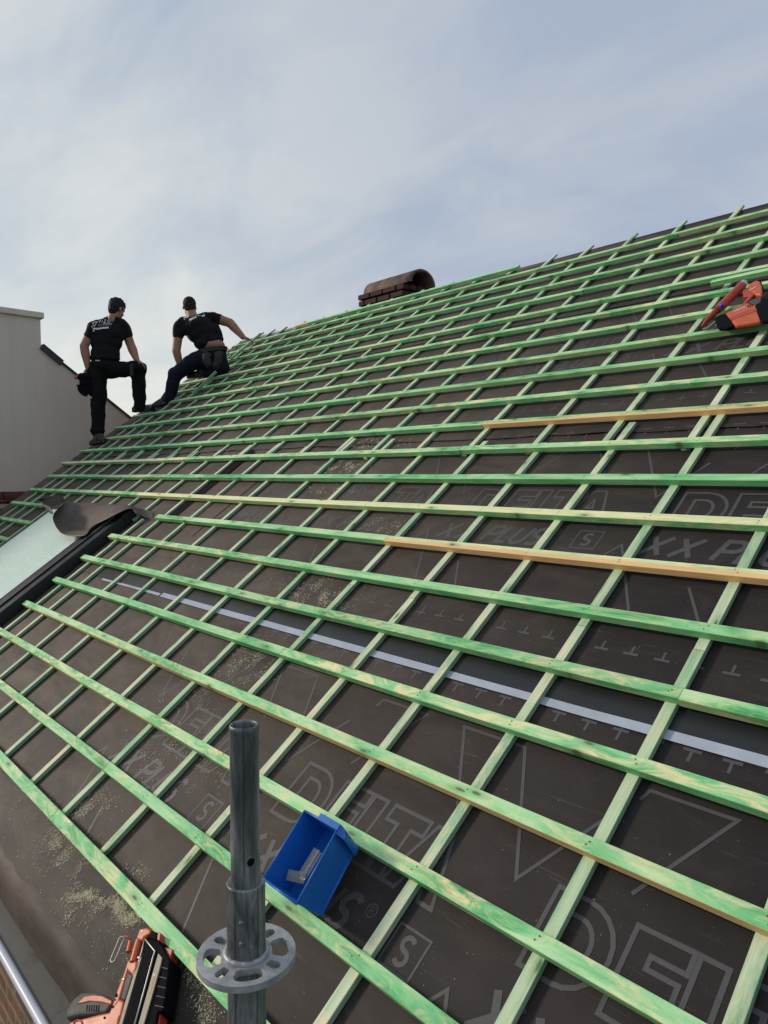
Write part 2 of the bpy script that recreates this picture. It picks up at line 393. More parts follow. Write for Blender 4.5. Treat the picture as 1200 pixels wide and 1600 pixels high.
STY = {(11, 1): (0.3, 1.0, 0), (15, 1): (0.7, 1.0, 0), (12, 0): (0.97, 0.15, 0), (12, 1): (0.35, 0, 0.05), (14, 1): (1.0, 0.25, 0), (14, 2): (0.95, 0.0, 0.0), (19, 0): (0.25, 0.85, 0), (19, 1): (0.3, 0.9, 0), (20, 1): (0.5, 0.05, 0.05),
       (20, 0): (0.45, 0.7, 0), (21, 0): (0.35, 0.75, 0), (14, 0): (0.3, 0, 0), (13, 2): (0.0, 0, 0.1), (16, 1): (0.1, 0, 0.1), (7, 1): (0.4, 0, 0), (22, 1): (0.35, 0, 0), (22, 0): (0.35, 0, 0)}
allc = sorted([x*KC for x in LOW+LEFT]); allu = sorted([x*KC for x in UPP] + [(x-0.038)*KC for x in LEFT])
rnd = random.Random(8)
def batten(j, u0, u1, style, wid=0.040, seedx=0.0, vshift=0.0):
    cols = allc if j >= 12 else allu
    L = (u1-u0)*S; mid = (u0+u1)/2
    nails = [(c-mid)*S for c in cols if u0 < c < u1]
    bm = plank(L, wid, HB, j*3.17+u0+seedx, nails=nails, warp=0.004)
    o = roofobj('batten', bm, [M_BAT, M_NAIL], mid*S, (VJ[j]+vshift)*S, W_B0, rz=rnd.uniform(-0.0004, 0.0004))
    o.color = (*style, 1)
    if style[1] > 0.8: o['label'] = 'batten with a bare orange front edge'
    elif style[0] > 0.9: o['label'] = 'yellowish undipped batten'
for j in VJ:
    js = sorted(JOINTS.get(j, []))
    spans = []
    if j <= 14: spans = [(LEND.get(j, -5.45), RB_U)]
    elif j == 15: spans = [(LEND[15], -4.75), (-3.12, RB_U)]
    elif j == 16: spans = [(-5.38, -4.46), (-3.344, RB_U)]
    elif j in (17, 18, 19): spans = [(-5.38, -4.46), (-3.352, RB_U)]
    else: spans = [(-5.38, RB_U)]
    for (p, q) in spans:
        cuts = [p] + [x for x in js if p+0.1 < x < q-0.1] + [q]
        for k in range(len(cuts)-1):
            st = STY.get((j, k if p < -5 or j < 15 else k), None)
            if j == 15: st = {(0, True): (0.3, 0, 0), (0, False): (0.05, 0, 0.05), (1, False): (0.8, 1.0, 0)}.get((k, p < -5), (0.3, 0, 0))
            if st is None: st = (rnd.choice([0.0, 0.1, 0.3, 0.45, 0.6]), rnd.choice([0.0, 0.0, 0.15, 0.3]), rnd.choice([0, 0.0, 0.1, 0.35]))
            batten(j, cuts[k]+0.0006, cuts[k+1]-0.0006, st, wid=0.046 if j == 22 else 0.040)
# the yellow stretch of row 12 by the verge: a board on its own
# ------------------------------------------------------------------ underlay
def hf(u, v):
    """sag and wrinkles of the sheet, metres"""
    n = mnoise.noise(Vector((u*1.1, v*1.1, 0)))*0.003 + mnoise.noise(Vector((u*4, v*3.0+u*2, 4)))*0.0013
    return W_MEM - 0.003 + n - 0.001
def wcurve(u, v):
    return R3(u, v, hf(u, v))
def sheet(v0, v1, u0, u1, lift, mat, name='underlay_sheet', du=0.05, dv=0.035, wavy=0.004):
    bm = bmesh.new(); nu = int((u1-u0)/du)+1; nv = int((v1-v0)/dv)+1; g = []
    for i in range(nu+1):
        u = u0+(u1-u0)*i/nu; r = []
        for j in range(nv+1):
            v = v0+(v1-v0)*j/nv
            if j == 0: v += mnoise.noise(Vector((u*3, v0*5, 2)))*wavy*2
            lf = lift*max(0, 1-(v-v0)/0.25)
            if j == 0: lf += abs(mnoise.noise(Vector((u*5, v0, 7))))*wavy
            r.append(bm.verts.new((u, v, hf(u, v)+lf)))
        g.append(r)
    for i in range(nu):
        for j in range(nv): bm.faces.new((g[i][j], g[i+1][j], g[i+1][j+1], g[i][j+1]))
    return roofobj(name, bm, mat, 0, 0, 0, smooth=True)
UL, UR = VERGE*S, (RB_U+0.05)*S
KP = KM
LAPS = [0.690, 1.640, 2.600]
sheet(-0.165*S, (0.76)*S, UL, UR, 0.0, M_MEM)
sheet(LAPS[0]*S*KP, 1.72*S, UL, UR, 0.003, M_MEM)
s2 = sheet(LAPS[1]*S*KP, 2.68*S, UL, UR, 0.005, M_MEM, wavy=0.009)
s3 = sheet(LAPS[2]*S*KP, 3.405*S, UL, UR, 0.005, M_MEM)

def strip(v0, v1, u0, u1, off, mat, name, jit=0.0015, parent=None):
    bm = bmesh.new(); n = int((u1-u0)/0.04); pr = None
    for i in range(n+1):
        u = u0+(u1-u0)*i/n
        a0 = v0+mnoise.noise(Vector((u*1.3, v0*9, 0)))*jit*2; b0 = v1+mnoise.noise(Vector((u*1.1, v1*9, 3)))*jit*2
        row = [bm.verts.new((u, v, hf(u, v)+off)) for v in (a0, (a0*2+b0)/3, (a0+2*b0)/3, b0)]
        if pr:
            for k in range(3): bm.faces.new((pr[k], row[k], row[k+1], pr[k+1]))
        pr = row
    return roofobj(name, bm, mat, 0, 0, 0, smooth=True)
strip(0.690*S*KP, 0.748*S*KP, -3.15*S, UR, 0.0048, M_BAND, 'adhesive_strip')
strip(0.671*S*KP, 0.691*S*KP, -2.45*S, UR, 0.0058, M_TAPE, 'sealing_tape', 0.0018)
strip(0.671*S*KP, 0.684*S*KP, -3.0*S, -2.46*S, 0.0058, M_TAPE, 'sealing_tape', 0.004)
# reddish sheet showing beside the open seam
def quadpatch(pix, off, mat, name, nn=10):
    P = [Vector(onW(x, y, W_MEM)[:2]) for x, y in pix]; bm = bmesh.new(); g = []
    for i in range(nn+1):
        r = []
        for j in range(nn+1):
            s, t = i/nn, j/nn
            q = (P[0]*(1-s)+P[1]*s)*(1-t) + (P[3]*(1-s)+P[2]*s)*t
            r.append(bm.verts.new((q.x, q.y, hf(q.x, q.y)+off)))
        g.append(r)
    for i in range(nn):
        for j in range(nn): bm.faces.new((g[i][j], g[i+1][j], g[i+1][j+1], g[i][j+1]))
    bmesh.ops.recalc_face_normals(bm, faces=bm.faces)
    return roofobj(name, bm, mat, 0, 0, 0, smooth=True)
quadpatch([(262, 812), (300, 838), (408, 747), (352, 746)], 0.004, M_RED, 'rusty_underlay_patch')
M_SHADE = simple('gap_shade', (0.006, 0.006, 0.007), 0.9, 0, 0.1, 20, 0.0, 0.1)  # near-black colour for the shade inside gaps and holes
quadpatch([(262, 803), (276, 807), (399, 706), (391, 702)], 0.008, M_SHADE, 'seam_gap_shade', 6)  # dark strip laid on the sheet, painting the shade in the slit
quadpatch([(205, 812), (262, 812), (285, 790), (240, 790)], 0.003, M_MEM, 'underlay_patch', 6)

# ------------------------------------------------------------------ print on the underlay
ARC = lambda cx, cy, rx, ry, a0, a1, n=10: [(cx+rx*math.cos(math.radians(a0+(a1-a0)*i/n)), cy+ry*math.sin(math.radians(a0+(a1-a0)*i/n))) for i in range(n+1)]
OUTL = {
 'D': [([(0,0),(0,1),(.42,1)]+ARC(.42,.5,.48,.5,90,-90)+[(0,0)]), ([(.25,.22),(.25,.78),(.42,.78)]+ARC(.42,.5,.24,.28,90,-90)+[(.25,.22)])],
 'E': [[(0,0),(0,1),(.64,1),(.64,.76),(.25,.76),(.25,.62),(.60,.62),(.60,.38),(.25,.38),(.25,.24),(.64,.24),(.64,0),(0,0)]],
 'L': [[(0,0),(0,1),(.28,1),(.28,.24),(.62,.24),(.62,0),(0,0)]],
 'T': [[(0,.76),(0,1),(.75,1),(.75,.76),(.51,.76),(.51,0),(.24,0),(.24,.76),(0,.76)]],
 'A': [[(0,0),(.33,1),(.62,1),(.95,0),(.70,0),(.63,.22),(.33,.22),(.25,0),(0,0)], [(.40,.42),(.475,.70),(.555,.42),(.40,.42)]]}
STRK = {
 'X': [[(0,0),(.75,1)],[(0,1),(.75,0)]], 'P': [[(0,0),(0,1),(.42,1)]+ARC(.42,.74,.25,.26,90,-90,6)+[(0,.48)]],
 'L': [[(0,1),(0,.0),(.55,.0)]], 'U': [[(0,1),(0,.3)]+ARC(.32,.3,.32,.3,180,360,8)+[(.64,1)]],
 'S': [ARC(.33,.75,.27,.25,30,270,8)+ARC(.33,.25,.27,.25,90,-150,8)], 'A': [[(0,0),(.38,1),(.76,0)],[(.14,.33),(.62,.33)]],
 'O': [ARC(.38,.5,.38,.5,90,450,14)], 'D': [[(0,0),(0,1),(.3,1)]+ARC(.3,.5,.38,.5,90,-90,8)+[(0,0)]], 'E': [[(.55,1),(0,1),(0,0),(.55,0)],[(0,.5),(.45,.5)]],
 'V': [[(0,1),(.36,0),(.72,1)]], 'I': [[(0,0),(0,1)]], 'Z': [[(0,1),(.6,1),(0,0),(.6,0)]], 'R': [[(0,0),(0,1),(.4,1)]+ARC(.4,.74,.22,.26,90,-90,6)+[(0,.48)],[(.35,.48),(.62,0)]]}
def ribbon(bm, pts, wd, put, step=0.04, closed=False, mat=0):
    """flat stroke of width wd along pts (2D); put maps 2D to 3D"""
    P = []
    for i in range(len(pts)-1):
        a0, b0 = Vector(pts[i]), Vector(pts[i+1]); n = max(1, int((b0-a0).length/step))
        for k in range(n): P.append(a0.lerp(b0, k/n))
    P.append(Vector(pts[-1])); n = len(P)
    clo = (P[0]-P[-1]).length < 1e-5
    prev = None
    for i in range(n):
        if clo and i in (0, n-1): d1 = P[-1]-P[-2]; d2 = P[1]-P[0]
        else: d1 = P[i]-P[max(i-1, 0)]; d2 = P[min(i+1, n-1)]-P[i]
        if d1.length < 1e-9: d1 = d2
        if d2.length < 1e-9: d2 = d1
        d1 = d1.normalized(); d2 = d2.normalized(); t = (d1+d2)
        t = t.normalized() if t.length > 0.2 else d1
        nn = Vector((-t.y, t.x)); k = 1/max(0.45, nn.dot(Vector((-d1.y, d1.x))))
        a1 = bm.verts.new(put(P[i]+nn*wd/2*k)); b1 = bm.verts.new(put(P[i]-nn*wd/2*k))
        if prev: bm.faces.new((prev[0], prev[1], b1, a1)).material_index = mat
        prev = (a1, b1)
pm = bmesh.new()
def putp(q):
    u, v = q.x*S*KP, q.y*S*KP
    lf = 0.0
    for lp in LAPS[1:]:
        if v >= lp*S*KP: lf = 0.0055*max(0, 1-(v-lp*S*KP)/0.25)
    if LAPS[0]*S*KP <= v < LAPS[1]*S*KP: lf = 0.0035*max(0, 1-(v-LAPS[0]*S*KP)/0.25)
    return Vector((u, v, hf(u, v)+0.0008+lf))
PER = 0.630
for k, (vo, uo) in enumerate([(0.0, 0.0), (0.987, -0.188), (1.965, 0.10), (2.94, -0.08)]):
    for r in range(-6, 3):
        D0 = -1.232 + r*PER + uo
        if D0 < (-1.9, -3.6, -4.2, 0)[k] or D0 > 0.7 or k == 3: continue
        # letters: two lines of text for the sheet
        for ch, x0 in (('D', 0), ('E', 1.02), ('L', 1.72), ('T', 2.16), ('A', 2.72)):
            for pl in OUTL[ch]: ribbon(pm, [(D0+(x0+x)*0.125, vo+0.247+y*0.125) for x, y in pl], 0.0072, putp, 0.03)
        x = D0-0.025
        for ch, adv in (('X', 1.12), ('X', 1.50), ('P', .82), ('L', .66), ('U', .80), ('S', .72)):
            for pl in STRK[ch]: ribbon(pm, [(x+(px+py*0.30)*0.061, vo+0.141+py*0.063) for px, py in pl], 0.0125, putp, 0.02)
            x += adv*0.063
        for pl in [ARC(.5, .5, .5, .5, 0, 360, 12)]: ribbon(pm, [(x+0.022+a0*0.022, vo+0.186+b0*0.022) for a0, b0 in pl], 0.0025, putp, 0.02)
        for pl in STRK['R']: ribbon(pm, [(x+0.029+a0*0.012, vo+0.191+b0*0.012) for a0, b0 in pl], 0.002, putp, 0.02)
        bx = D0+0.425
        ribbon(pm, [(bx, vo+0.142), (bx, vo+0.207), (bx+0.066, vo+0.207), (bx+0.066, vo+0.142), (bx, vo+0.142)], 0.004, putp, 0.02)
        for pl in STRK['S']: ribbon(pm, [(bx+0.020+a0*0.040, vo+0.154+b0*0.042) for a0, b0 in pl], 0.008, putp, 0.02)
        # the big outlined pennant above the words
        A0 = D0-0.335
        ribbon(pm, [(A0+0.095, vo+0.418), (A0, vo+0.574), (A0+0.148, vo+0.574), (A0+0.266, vo+0.352), (A0+0.346, vo+0.496)], 0.0062, putp, 0.04)
        ribbon(pm, [(A0+0.385, vo+0.552), (A0+0.392, vo+0.573), (A0+0.528, vo+0.573), (A0+0.436, vo+0.408)], 0.0062, putp, 0.04)
        ribbon(pm, [(D0-0.102, vo+0.125), (D0-0.075, vo+0.166), (D0+0.035, vo-0.036)], 0.0062, putp, 0.04); ribbon(pm, [(D0+0.128, vo+0.052), (D0+0.182, vo-0.038)], 0.0062, putp, 0.04)
    for r in range(-95, 20):
        u = -0.766 + r*0.0636 + uo
        if u < (-1.75, -3.0, -3.6, -3.6)[k] or u > 0.9: continue
        plus = (r % 7 == 2)
        vt = vo + 0.6565 + 0.0
        if k == 0 or True:
            if vt < 3.3:
                ribbon(pm, [(u-0.0155, vt+0.010), (u+0.0155, vt+0.010)], 0.0058, putp); ribbon(pm, [(u, vt+0.010), (u, vt-0.012)], 0.0055, putp)
                if plus: ribbon(pm, [(u, vt+0.010), (u, vt+0.022)], 0.0055, putp)
        vt = vo + 0.8465 - 0.987
        for vv in ([vt] if k else [vt]) + ([vo+0.8465] if k == 3 else []):
            if 0.1 < vv < 3.3:
                ribbon(pm, [(u-0.0155, vv-0.008), (u+0.0155, vv-0.008)], 0.0058, putp); ribbon(pm, [(u, vv-0.008), (u, vv+0.013)], 0.0055, putp)
                if plus: ribbon(pm, [(u, vv-0.008), (u, vv-0.02)], 0.0055, putp)
o = roofobj('printed_lettering', pm, M_PRINT, 0, 0, 0)

# ------------------------------------------------------------------ house body: gable walls, far slope, eave, chimney
RIDGE = R3(0, 3.405*S, W_MEM-0.01); EAVE = R3(0, -0.165*S, W_MEM-0.01)
XL, XR = UL+0.03, UR-0.03
M_BRK = bricks('red_brick', (0.19, 0.075, 0.035), (0.30, 0.14, 0.06), (0.28, 0.24, 0.18), 1.0, rot=(math.pi/2, 0, 0))
FACE_Y = 0.70
bm = bmesh.new(); box(bm, XL, XR, FACE_Y, FACE_Y+0.3, 0.0, H-1.62)
o = obj('wall', bm, M_BRK); attach(o, house)
YB = 2*RIDGE.y - FACE_Y
bm = bmesh.new()
for X in (XL, XR-0.25):
    prism(bm, [(X, FACE_Y+0.3, 0), (X, YB, 0), (X, YB, EAVE.z-0.1), (X, RIDGE.y, RIDGE.z-0.06), (X, FACE_Y+0.3, EAVE.z-0.03)], Vector((0.25, 0, 0)))
box(bm, XL+0.25, XR-0.25, YB-0.3, YB, 0, EAVE.z-0.1)
o = obj('gable_wall', bm, bricks('gable_brick', (0.19, 0.075, 0.035), (0.30, 0.14, 0.06), (0.28, 0.24, 0.18), 1.0, rot=(math.pi/2, 0, math.pi/2))); attach(o, house)
a = MT('terracotta_tiles'); wv = a.n('ShaderNodeTexWave', bands_direction='X'); a.put(wv.inputs[0], a.co()); wv.inputs['Scale'].default_value = 1.6
f = a.noise(a.co(), 5, 6, 0.6); wz = a.n('ShaderNodeTexWave', bands_direction='Z', wave_profile='SAW'); a.put(wz.inputs[0], a.co()); wz.inputs['Scale'].default_value = 1.6
M_TILE = a.set(a.mix(f, (0.13, 0.04, 0.025), (0.06, 0.025, 0.02)), 0.8, 0, a.bump(a.math('ADD', wv.outputs['Fac'], wz.outputs['Fac']), 0.8, 0.03), 0.3)
bm = bmesh.new()
prism(bm, [(XL-0.03, RIDGE.y+0.005, RIDGE.z), (XR+0.03, RIDGE.y+0.005, RIDGE.z), (XR+0.03, YB+0.2, EAVE.z-0.15), (XL-0.03, YB+0.2, EAVE.z-0.15)], Vector((0, 0, -0.06)))
o = obj('rear_roof_slope', bm, M_TILE); attach(o, house)
# edge of the rear underlay showing above the top batten
bm = bmesh.new(); p0 = R3(0, 3.405*S, W_MEM)
prism(bm, [(UL, p0.y-0.012, p0.z+0.004), (UR, p0.y-0.012, p0.z+0.004), (UR, p0.y+0.03, p0.z+0.012), (UL, p0.y+0.03, p0.z+0.012)], Vector((0, 0, -0.02)))
o = obj('ridge_lap', bm, M_BAND); attach(o, house)
# eave: underlay folded down over the fascia, grey ledge, pale pipe
bm = bmesh.new(); prof = []
e0 = R3(0, -0.170*S, W_MEM-0.006) - CAM
P0 = [(e0.y+0.02, e0.z+0.017), (e0.y, e0.z+0.006), (e0.y-0.012, e0.z-0.006), (e0.y-0.024, e0.z-0.030), (e0.y-0.03, e0.z-0.07), (e0.y-0.034, e0.z-0.14)]
n = 150; pr = None
for i in range(n+1):
    x = UL+(UR-UL)*i/n; row = []
    for k, (y, z) in enumerate(P0):
        w_ = mnoise.noise(Vector((x*2.2, k*0.35, 0)))*0.009*min(k, 3)/3 + mnoise.noise(Vector((x*7, k*0.8, 3)))*0.004*min(k, 2)/2
        row.append(bm.verts.new((x, y + w_, H + z + w_*0.4)))
    if pr:
        for k in range(len(P0)-1): bm.faces.new((pr[k], pr[k+1], row[k+1], row[k]))
    pr = row
M_FOLD = membrane('folded_underlay', 1.0, 0.15, 0.6)
o = obj('eave_flap', bm, M_FOLD, None, True); attach(o, house)
a = MT('grey_zinc'); f = a.noise(a.map(a.co(), (3, 14, 14)), 1.0, 6, 0.7, 0.6); f2 = a.noise(a.co(), 9, 6, 0.75)
M_ZINC = a.set(a.mix(a.ramp(f2, [(0.55, 0.0), (0.75, 0.8)]), a.mix(f, (0.10, 0.095, 0.08), (0.19, 0.18, 0.155)), (0.05, 0.045, 0.04)), 0.7, 0.0, a.bump(f2, 0.4, 0.006), 0.3)
bm = bmesh.new(); box(bm, UL, UR, 0.638, 0.76, H-1.66, H-1.602)
o = obj('eave_ledge', bm, M_ZINC); attach(o, house); bevel(o, 0.004)
bm = bmesh.new(); box(bm, XL, XR, 0.662, 0.70, H-1.75, H-1.661)
o = obj('fascia', bm, M_ZINC); attach(o, house)
bm = bmesh.new(); tube(bm, [(UL+ (UR-UL)*i/20, 0.622+0.0015*math.sin(i*1.7), H-1.602) for i in range(21)], 0.0145, 14)
o = obj('pale_pipe', bm, simple('pale_plastic', (0.50, 0.53, 0.58), 0.4, 0, 0.1, 12, 0.05), None, True); attach(o, house)

# chimney behind the ridge: brick stack and half-round clay cap
YC = RIDGE.y + 0.25
A = onY(566, 474, YC); Bq = onY(631, 450, YC)
x0, x1 = A.x, Bq.x; zt = onY(575, 453, YC).z
ztop = onY(600, 452, YC).z
print('CHIM', x0, x1, zt, ztop, YC, RIDGE)
dep = 0.36
M_CB1 = simple('chimney_brick', (0.062, 0.036, 0.028), 0.85, 0, 0.75, 9, 0.9, 0.2)
M_MORT = simple('mortar', (0.24, 0.215, 0.185), 0.9, 0, 0.2, 12, 0.3, 0.2)
bm = bmesh.new()
box(bm, x0+0.02, x1-0.02, YC+0.02, YC+dep-0.02, RIDGE.z-0.6, ztop-0.02, 1)
rr = random.Random(4)
z = ztop; row = 0
while z > RIDGE.z-0.35:
    ex = (0.035, 0.03, 0.0)[row] if row < 3 else 0.0
    hh = 0.065
    for face in range(2):
        s0 = x0-ex if face == 0 else YC-ex
        s1 = x1+ex if face == 0 else YC+dep+ex
        s = s0 - (0.11 if row % 2 else 0)
        while s < s1:
            q0, q1 = max(s, s0), min(s+0.21, s1)
            if q1-q0 > 0.03:
                j = rr.uniform(-0.004, 0.004); zz_ = z - rr.uniform(0, 0.004)
                if face == 0:
                    box(bm, q0, q1-0.012, YC-ex+j, YC+0.1, zz_-hh+0.008, zz_)
                else:
                    qa = max(q0, YC-ex+0.10); 
                    if q1-0.012 > qa+0.005: box(bm, x1-0.1, x1+ex+j, qa, q1-0.012, zz_-hh+0.008, zz_)
            s += 0.22
    box(bm, x0-ex, x0+0.1, YC+0.1, YC+dep+ex, z-hh+0.008, z)
    z -= 0.073; row += 1
chim = obj('chimney', bm, [M_CB1, M_MORT]); attach(chim, house); bevel(chim, 0.006, 2)
# cap: half barrel along X
capL = onY(580, 432, YC+0.1).x; capR = onY(643, 432, YC).x
yc = YC+dep*0.5; rc = onY(650, 423, yc).z - ztop - 0.01
print('CAP', capL, capR, rc)
bm = bmesh.new(); n = 24; ringsO, ringsI = [], []
ry = dep*0.5+0.02
for X in [capL+(capR-capL)*t/6 for t in range(7)]:
    ro, ri = [], []
    for k in range(n+1):
        t = math.pi*k/n
        ro.append(bm.verts.new((X, yc-math.cos(t)*ry, ztop+0.004+math.sin(t)*rc)))
        ri.append(bm.verts.new((X, yc-math.cos(t)*(ry-0.03), ztop+0.004+math.sin(t)*(rc-0.03))))
    ringsO.append(ro); ringsI.append(ri)
for i in range(6):
    for k in range(n):
        bm.faces.new((ringsO[i][k], ringsO[i][k+1], ringsO[i+1][k+1], ringsO[i+1][k])); bm.faces.new((ringsI[i][k], ringsI[i+1][k], ringsI[i+1][k+1], ringsI[i][k+1]))
for i in (0, 6):
    for k in range(n): bm.faces.new((ringsO[i][k], ringsO[i][k+1], ringsI[i][k+1], ringsI[i][k]))
bmesh.ops.recalc_face_normals(bm, faces=bm.faces)
a = MT('weathered_clay'); f = a.noise(a.co(), 6, 7, 0.7)
M_CLAY = a.set(a.ramp(f, [(0.35, (0.05, 0.035, 0.03)), (0.55, (0.16, 0.10, 0.08)), (0.7, (0.24, 0.15, 0.11))]), 0.75, 0, a.bump(f, 0.4, 0.01), 0.3)
o = obj('chimney_cap', bm, M_CLAY, None, True); o.parent = chim; o.matrix_parent_inverse = chim.matrix_parent_inverse @ Matrix() if False else Matrix.Translation(Vector((0, 0, 0)))

# ------------------------------------------------------------------ roof window with its frame
sk = bpy.data.objects.new('roof_window', None); col.objects.link(sk); sk.matrix_world = Matrix.Translation(R3(-3.9*S, 0.6*S, 0)); attach(sk, house)
def sub(o): attach_to(o, sk)
def attach_to(o, par):
    o.parent = par; o.matrix_parent_inverse = Matrix.Translation(par.matrix_parent_inverse.translation*0 + SKL).inverted()
SKL = R3(-3.9*S, 0.6*S, 0)
M_FRM = simple('black_frame_metal', (0.020, 0.022, 0.027), 0.38, 0.3, 0.15, 15, 0.05)
M_SEAL = simple('grey_trim', (0.20, 0.20, 0.20), 0.45, 0.4, 0.1, 10, 0.05)
def rbox(name, u0, u1, v0, v1, w0, w1, mat, par, bv=0.004):
    bm = bmesh.new(); box(bm, u0, u1, v0, v1, w0, w1)
    o = roofobj(name, bm, mat, 0, 0, 0, parent=None); attach_to(o, par); bevel(o, bv); return o
uo0, uo1, ug0, ug1 = -4.43*S, -3.365*S, -4.345*S, -3.505*S
v0_, v1_ = 0.05*S, 1.0*S
wf = 0.062
bm = bmesh.new()
box(bm, ug1+0.02, uo1, v0_, v1_, W_MEM, wf-0.012); box(bm, ug1, uo1-0.10, v0_, v1_, W_MEM+0.01, wf)
box(bm, uo0, ug0, v0_, v1_, W_MEM, wf-0.02)
box(bm, uo0, uo1, v1_+0.001, v1_+0.10, W_MEM, wf-0.004); box(bm, uo0, uo1, v0_-0.101, v0_-0.001, W_MEM, wf-0.004)
o = roofobj('frame', bm, M_FRM, 0, 0, 0, parent=None); attach_to(o, sk); bevel(o, 0.004)
bm = bmesh.new()
box(bm, ug1+0.006, ug1+0.012, v0_, v1_, wf-0.002, wf+0.004)
box(bm, uo1-0.103, uo1-0.098, v0_, v1_, wf-0.001, wf+0.003)
box(bm, ug0-0.05, ug0-0.03, v0_, v1_, wf-0.03, wf-0.012)
o = roofobj('trim_strip', bm, M_SEAL, 0, 0, 0, parent=None); attach_to(o, sk)
a = MT('film_covered_glass'); f = a.noise(a.map(a.co(), (3, 9, 1), rot=(0, 0, 0.5)), 1.0, 5, 0.6, 2.2); f2 = a.noise(a.map(a.co(), (20, 4, 1), rot=(0, 0, -0.4)), 1.0, 4, 0.6, 1.0)
M_GLS = a.set(a.mix(f, (0.60, 0.78, 0.66), (0.78, 0.91, 0.82)), 0.28, 0, a.bump(a.math('ADD', f, a.math('MULTIPLY', f2, 0.4)), 0.5, 0.012), 0.5)
bm = bmesh.new(); box(bm, ug0, ug1-0.001, v0_, v1_, 0.0, wf-0.006)
o = roofobj('glass', bm, M_GLS, 0, 0, 0, parent=None); attach_to(o, sk)

# peeled-back flap of underlay over the head of the window, its left end rolled up
def grid_sheet(name, rows, mat, sub=3):
    """rows of world points -> smooth thin sheet"""
    bm = bmesh.new(); g = [[bm.verts.new(p) for p in r] for r in rows]
    for i in range(len(g)-1):
        for j in range(len(g[0])-1): bm.faces.new((g[i][j], g[i][j+1], g[i+1][j+1], g[i+1][j]))
    o = obj(name, bm, mat, None, True); attach(o, house)
    ss = o.modifiers.new('sub', 'SUBSURF'); ss.levels = 2; ss.render_levels = 2
    sm = o.modifiers.new('thick', 'SOLIDIFY'); sm.thickness = 0.003; sm.offset = 0
    return o
def P3(x, y, w): u, v, t = onW(x, y, w); return R3(u, v, w)
def flap():
    K = [((242, 800, -.038), (240, 812, -.039)), ((229, 797, -.022), (224, 809, -.024)), ((217, 794, .02), (213, 799, .02)), ((206, 791, .05), (205, 793.5, .09)), ((193, 789, .06), (192, 797.5, .10)),
         ((176, 788, .06), (168, 811, .095)), ((161, 787, .06), (151, 818, .09)), ((146, 786, .065), (138, 827, .085)), ((133, 785.5, .07), (137, 838, .078)), ((121, 785, .085), (118, 839, .088)),
         ((111, 785, .11), (103, 837, .11)), ((103, 785.5, .15), (92, 831, .15)), ((98.5, 786.5, .19), (84.5, 818, .20)), ((97, 788, .22), (82, 809, .24)), ((98, 788.5, .25), (83.5, 804, .275))]
    rows = []
    for i, (t_, b_) in enumerate(K):
        a0, b0 = P3(*t_), P3(*b_); r = []
        for j in range(8):
            q = a0.lerp(b0, j/7); r.append(q + NW*(0.018*math.sin(math.pi*j/7)*(1 if 2 < i < 11 else 0.3) + 0.006*mnoise.noise(Vector((i*0.5, j*0.6, 2)))))
        rows.append(r)
    grid_sheet('peeled_underlay_flap', rows, M_FLAP)
    T_ = [(56, 780.5), (66, 779.5), (76, 776.5), (85, 772.5), (92, 772), (96.5, 776)]; B_ = [(60, 782), (67, 786.5), (74, 789.5), (82, 790.5), (90, 788.5), (96, 784)]
    rows = []
    for i in range(6):
        a0, b0 = P3(*T_[i], .22), P3(*B_[i], .22); rows.append([a0.lerp(b0, j/4) + FW_*(0.05*math.sin(math.pi*j/4)) for j in range(5)])
    grid_sheet('rolled_underlay_end', rows, simple('black_underside', (0.008, 0.009, 0.012), 0.85, 0, 0.2, 20, 0.1, 0.1))
    rows = [[P3(66, 788, .20), P3(70, 789, .20), P3(76, 790.5, .20)], [P3(72, 795, .18), P3(76, 795, .18), P3(81, 796, .18)], [P3(77, 801, .15), P3(80, 803, .16), P3(84, 804, .19)]]
    grid_sheet('torn_underlay_corner', rows, M_FLAP)
FW_ = Vector((FWD.x, FWD.y, 0)).normalized()
M_FLAP = membrane('flap_underlay', 1.2, 0.15, 0.5)
flap()

# ------------------------------------------------------------------ neighbour: rendered gable with raised chimney breast and slate verge
nb = thing('neighbour_house', 'plain grey beige rendered gable wall with chimney, left of the roof', 'house', (-10.5, 0.0, 0))
XW = -9.6
a = MT('beige_render'); f = a.noise(a.co(), 0.8, 6, 0.6); st = a.noise(a.map(a.co(), (3, 3.5, 0.25)), 1.0, 5, 0.6, 0.3); g_ = a.noise(a.co(), 60, 3, 0.6)
c_ = a.mix(f, (0.64, 0.555, 0.465), (0.74, 0.645, 0.55)); c_ = a.mix(a.ramp(st, [(0.45, 0.0), (0.7, 0.45)]), c_, (0.52, 0.44, 0.365))
M_REN = a.set(c_, 0.9, 0, a.bump(g_, 0.25, 0.004), 0.2)
T = [onX(x, y, XW) for x, y in ((63, 494), (63, 541), (205, 655))]
sl_ = (T[2]-T[1]); slope = sl_.z/sl_.y
ridx = T[1]
ytop = T[0].y; ych0 = ytop-2.2
yend = ridx.y+5.2
bm = bmesh.new()
prism(bm, [(XW, -6, 0), (XW, yend, 0), (XW, yend, ridx.z+slope*(yend-ridx.y)), (XW, ridx.y+0.001, ridx.z), (XW, ytop, ridx.z+0.001), (XW, ytop, T[0].z-0.002), (XW, ytop-2.2, T[0].z-0.002), (XW, ytop-2.2, ridx.z-0.3), (XW, -6, ridx.z-5.0)], Vector((-0.4, 0, 0)))
o = obj('gable_wall', bm, M_REN); attach(o, nb)
zc = T[0].z
bm = bmesh.new(); box(bm, XW-0.75, XW-0.401, ych0, ytop, ridx.z-0.6, zc-0.002)
o = obj('chimney_breast', bm, M_REN); attach(o, nb)
bm = bmesh.new(); zc2 = onX(63, 488.5, XW).z
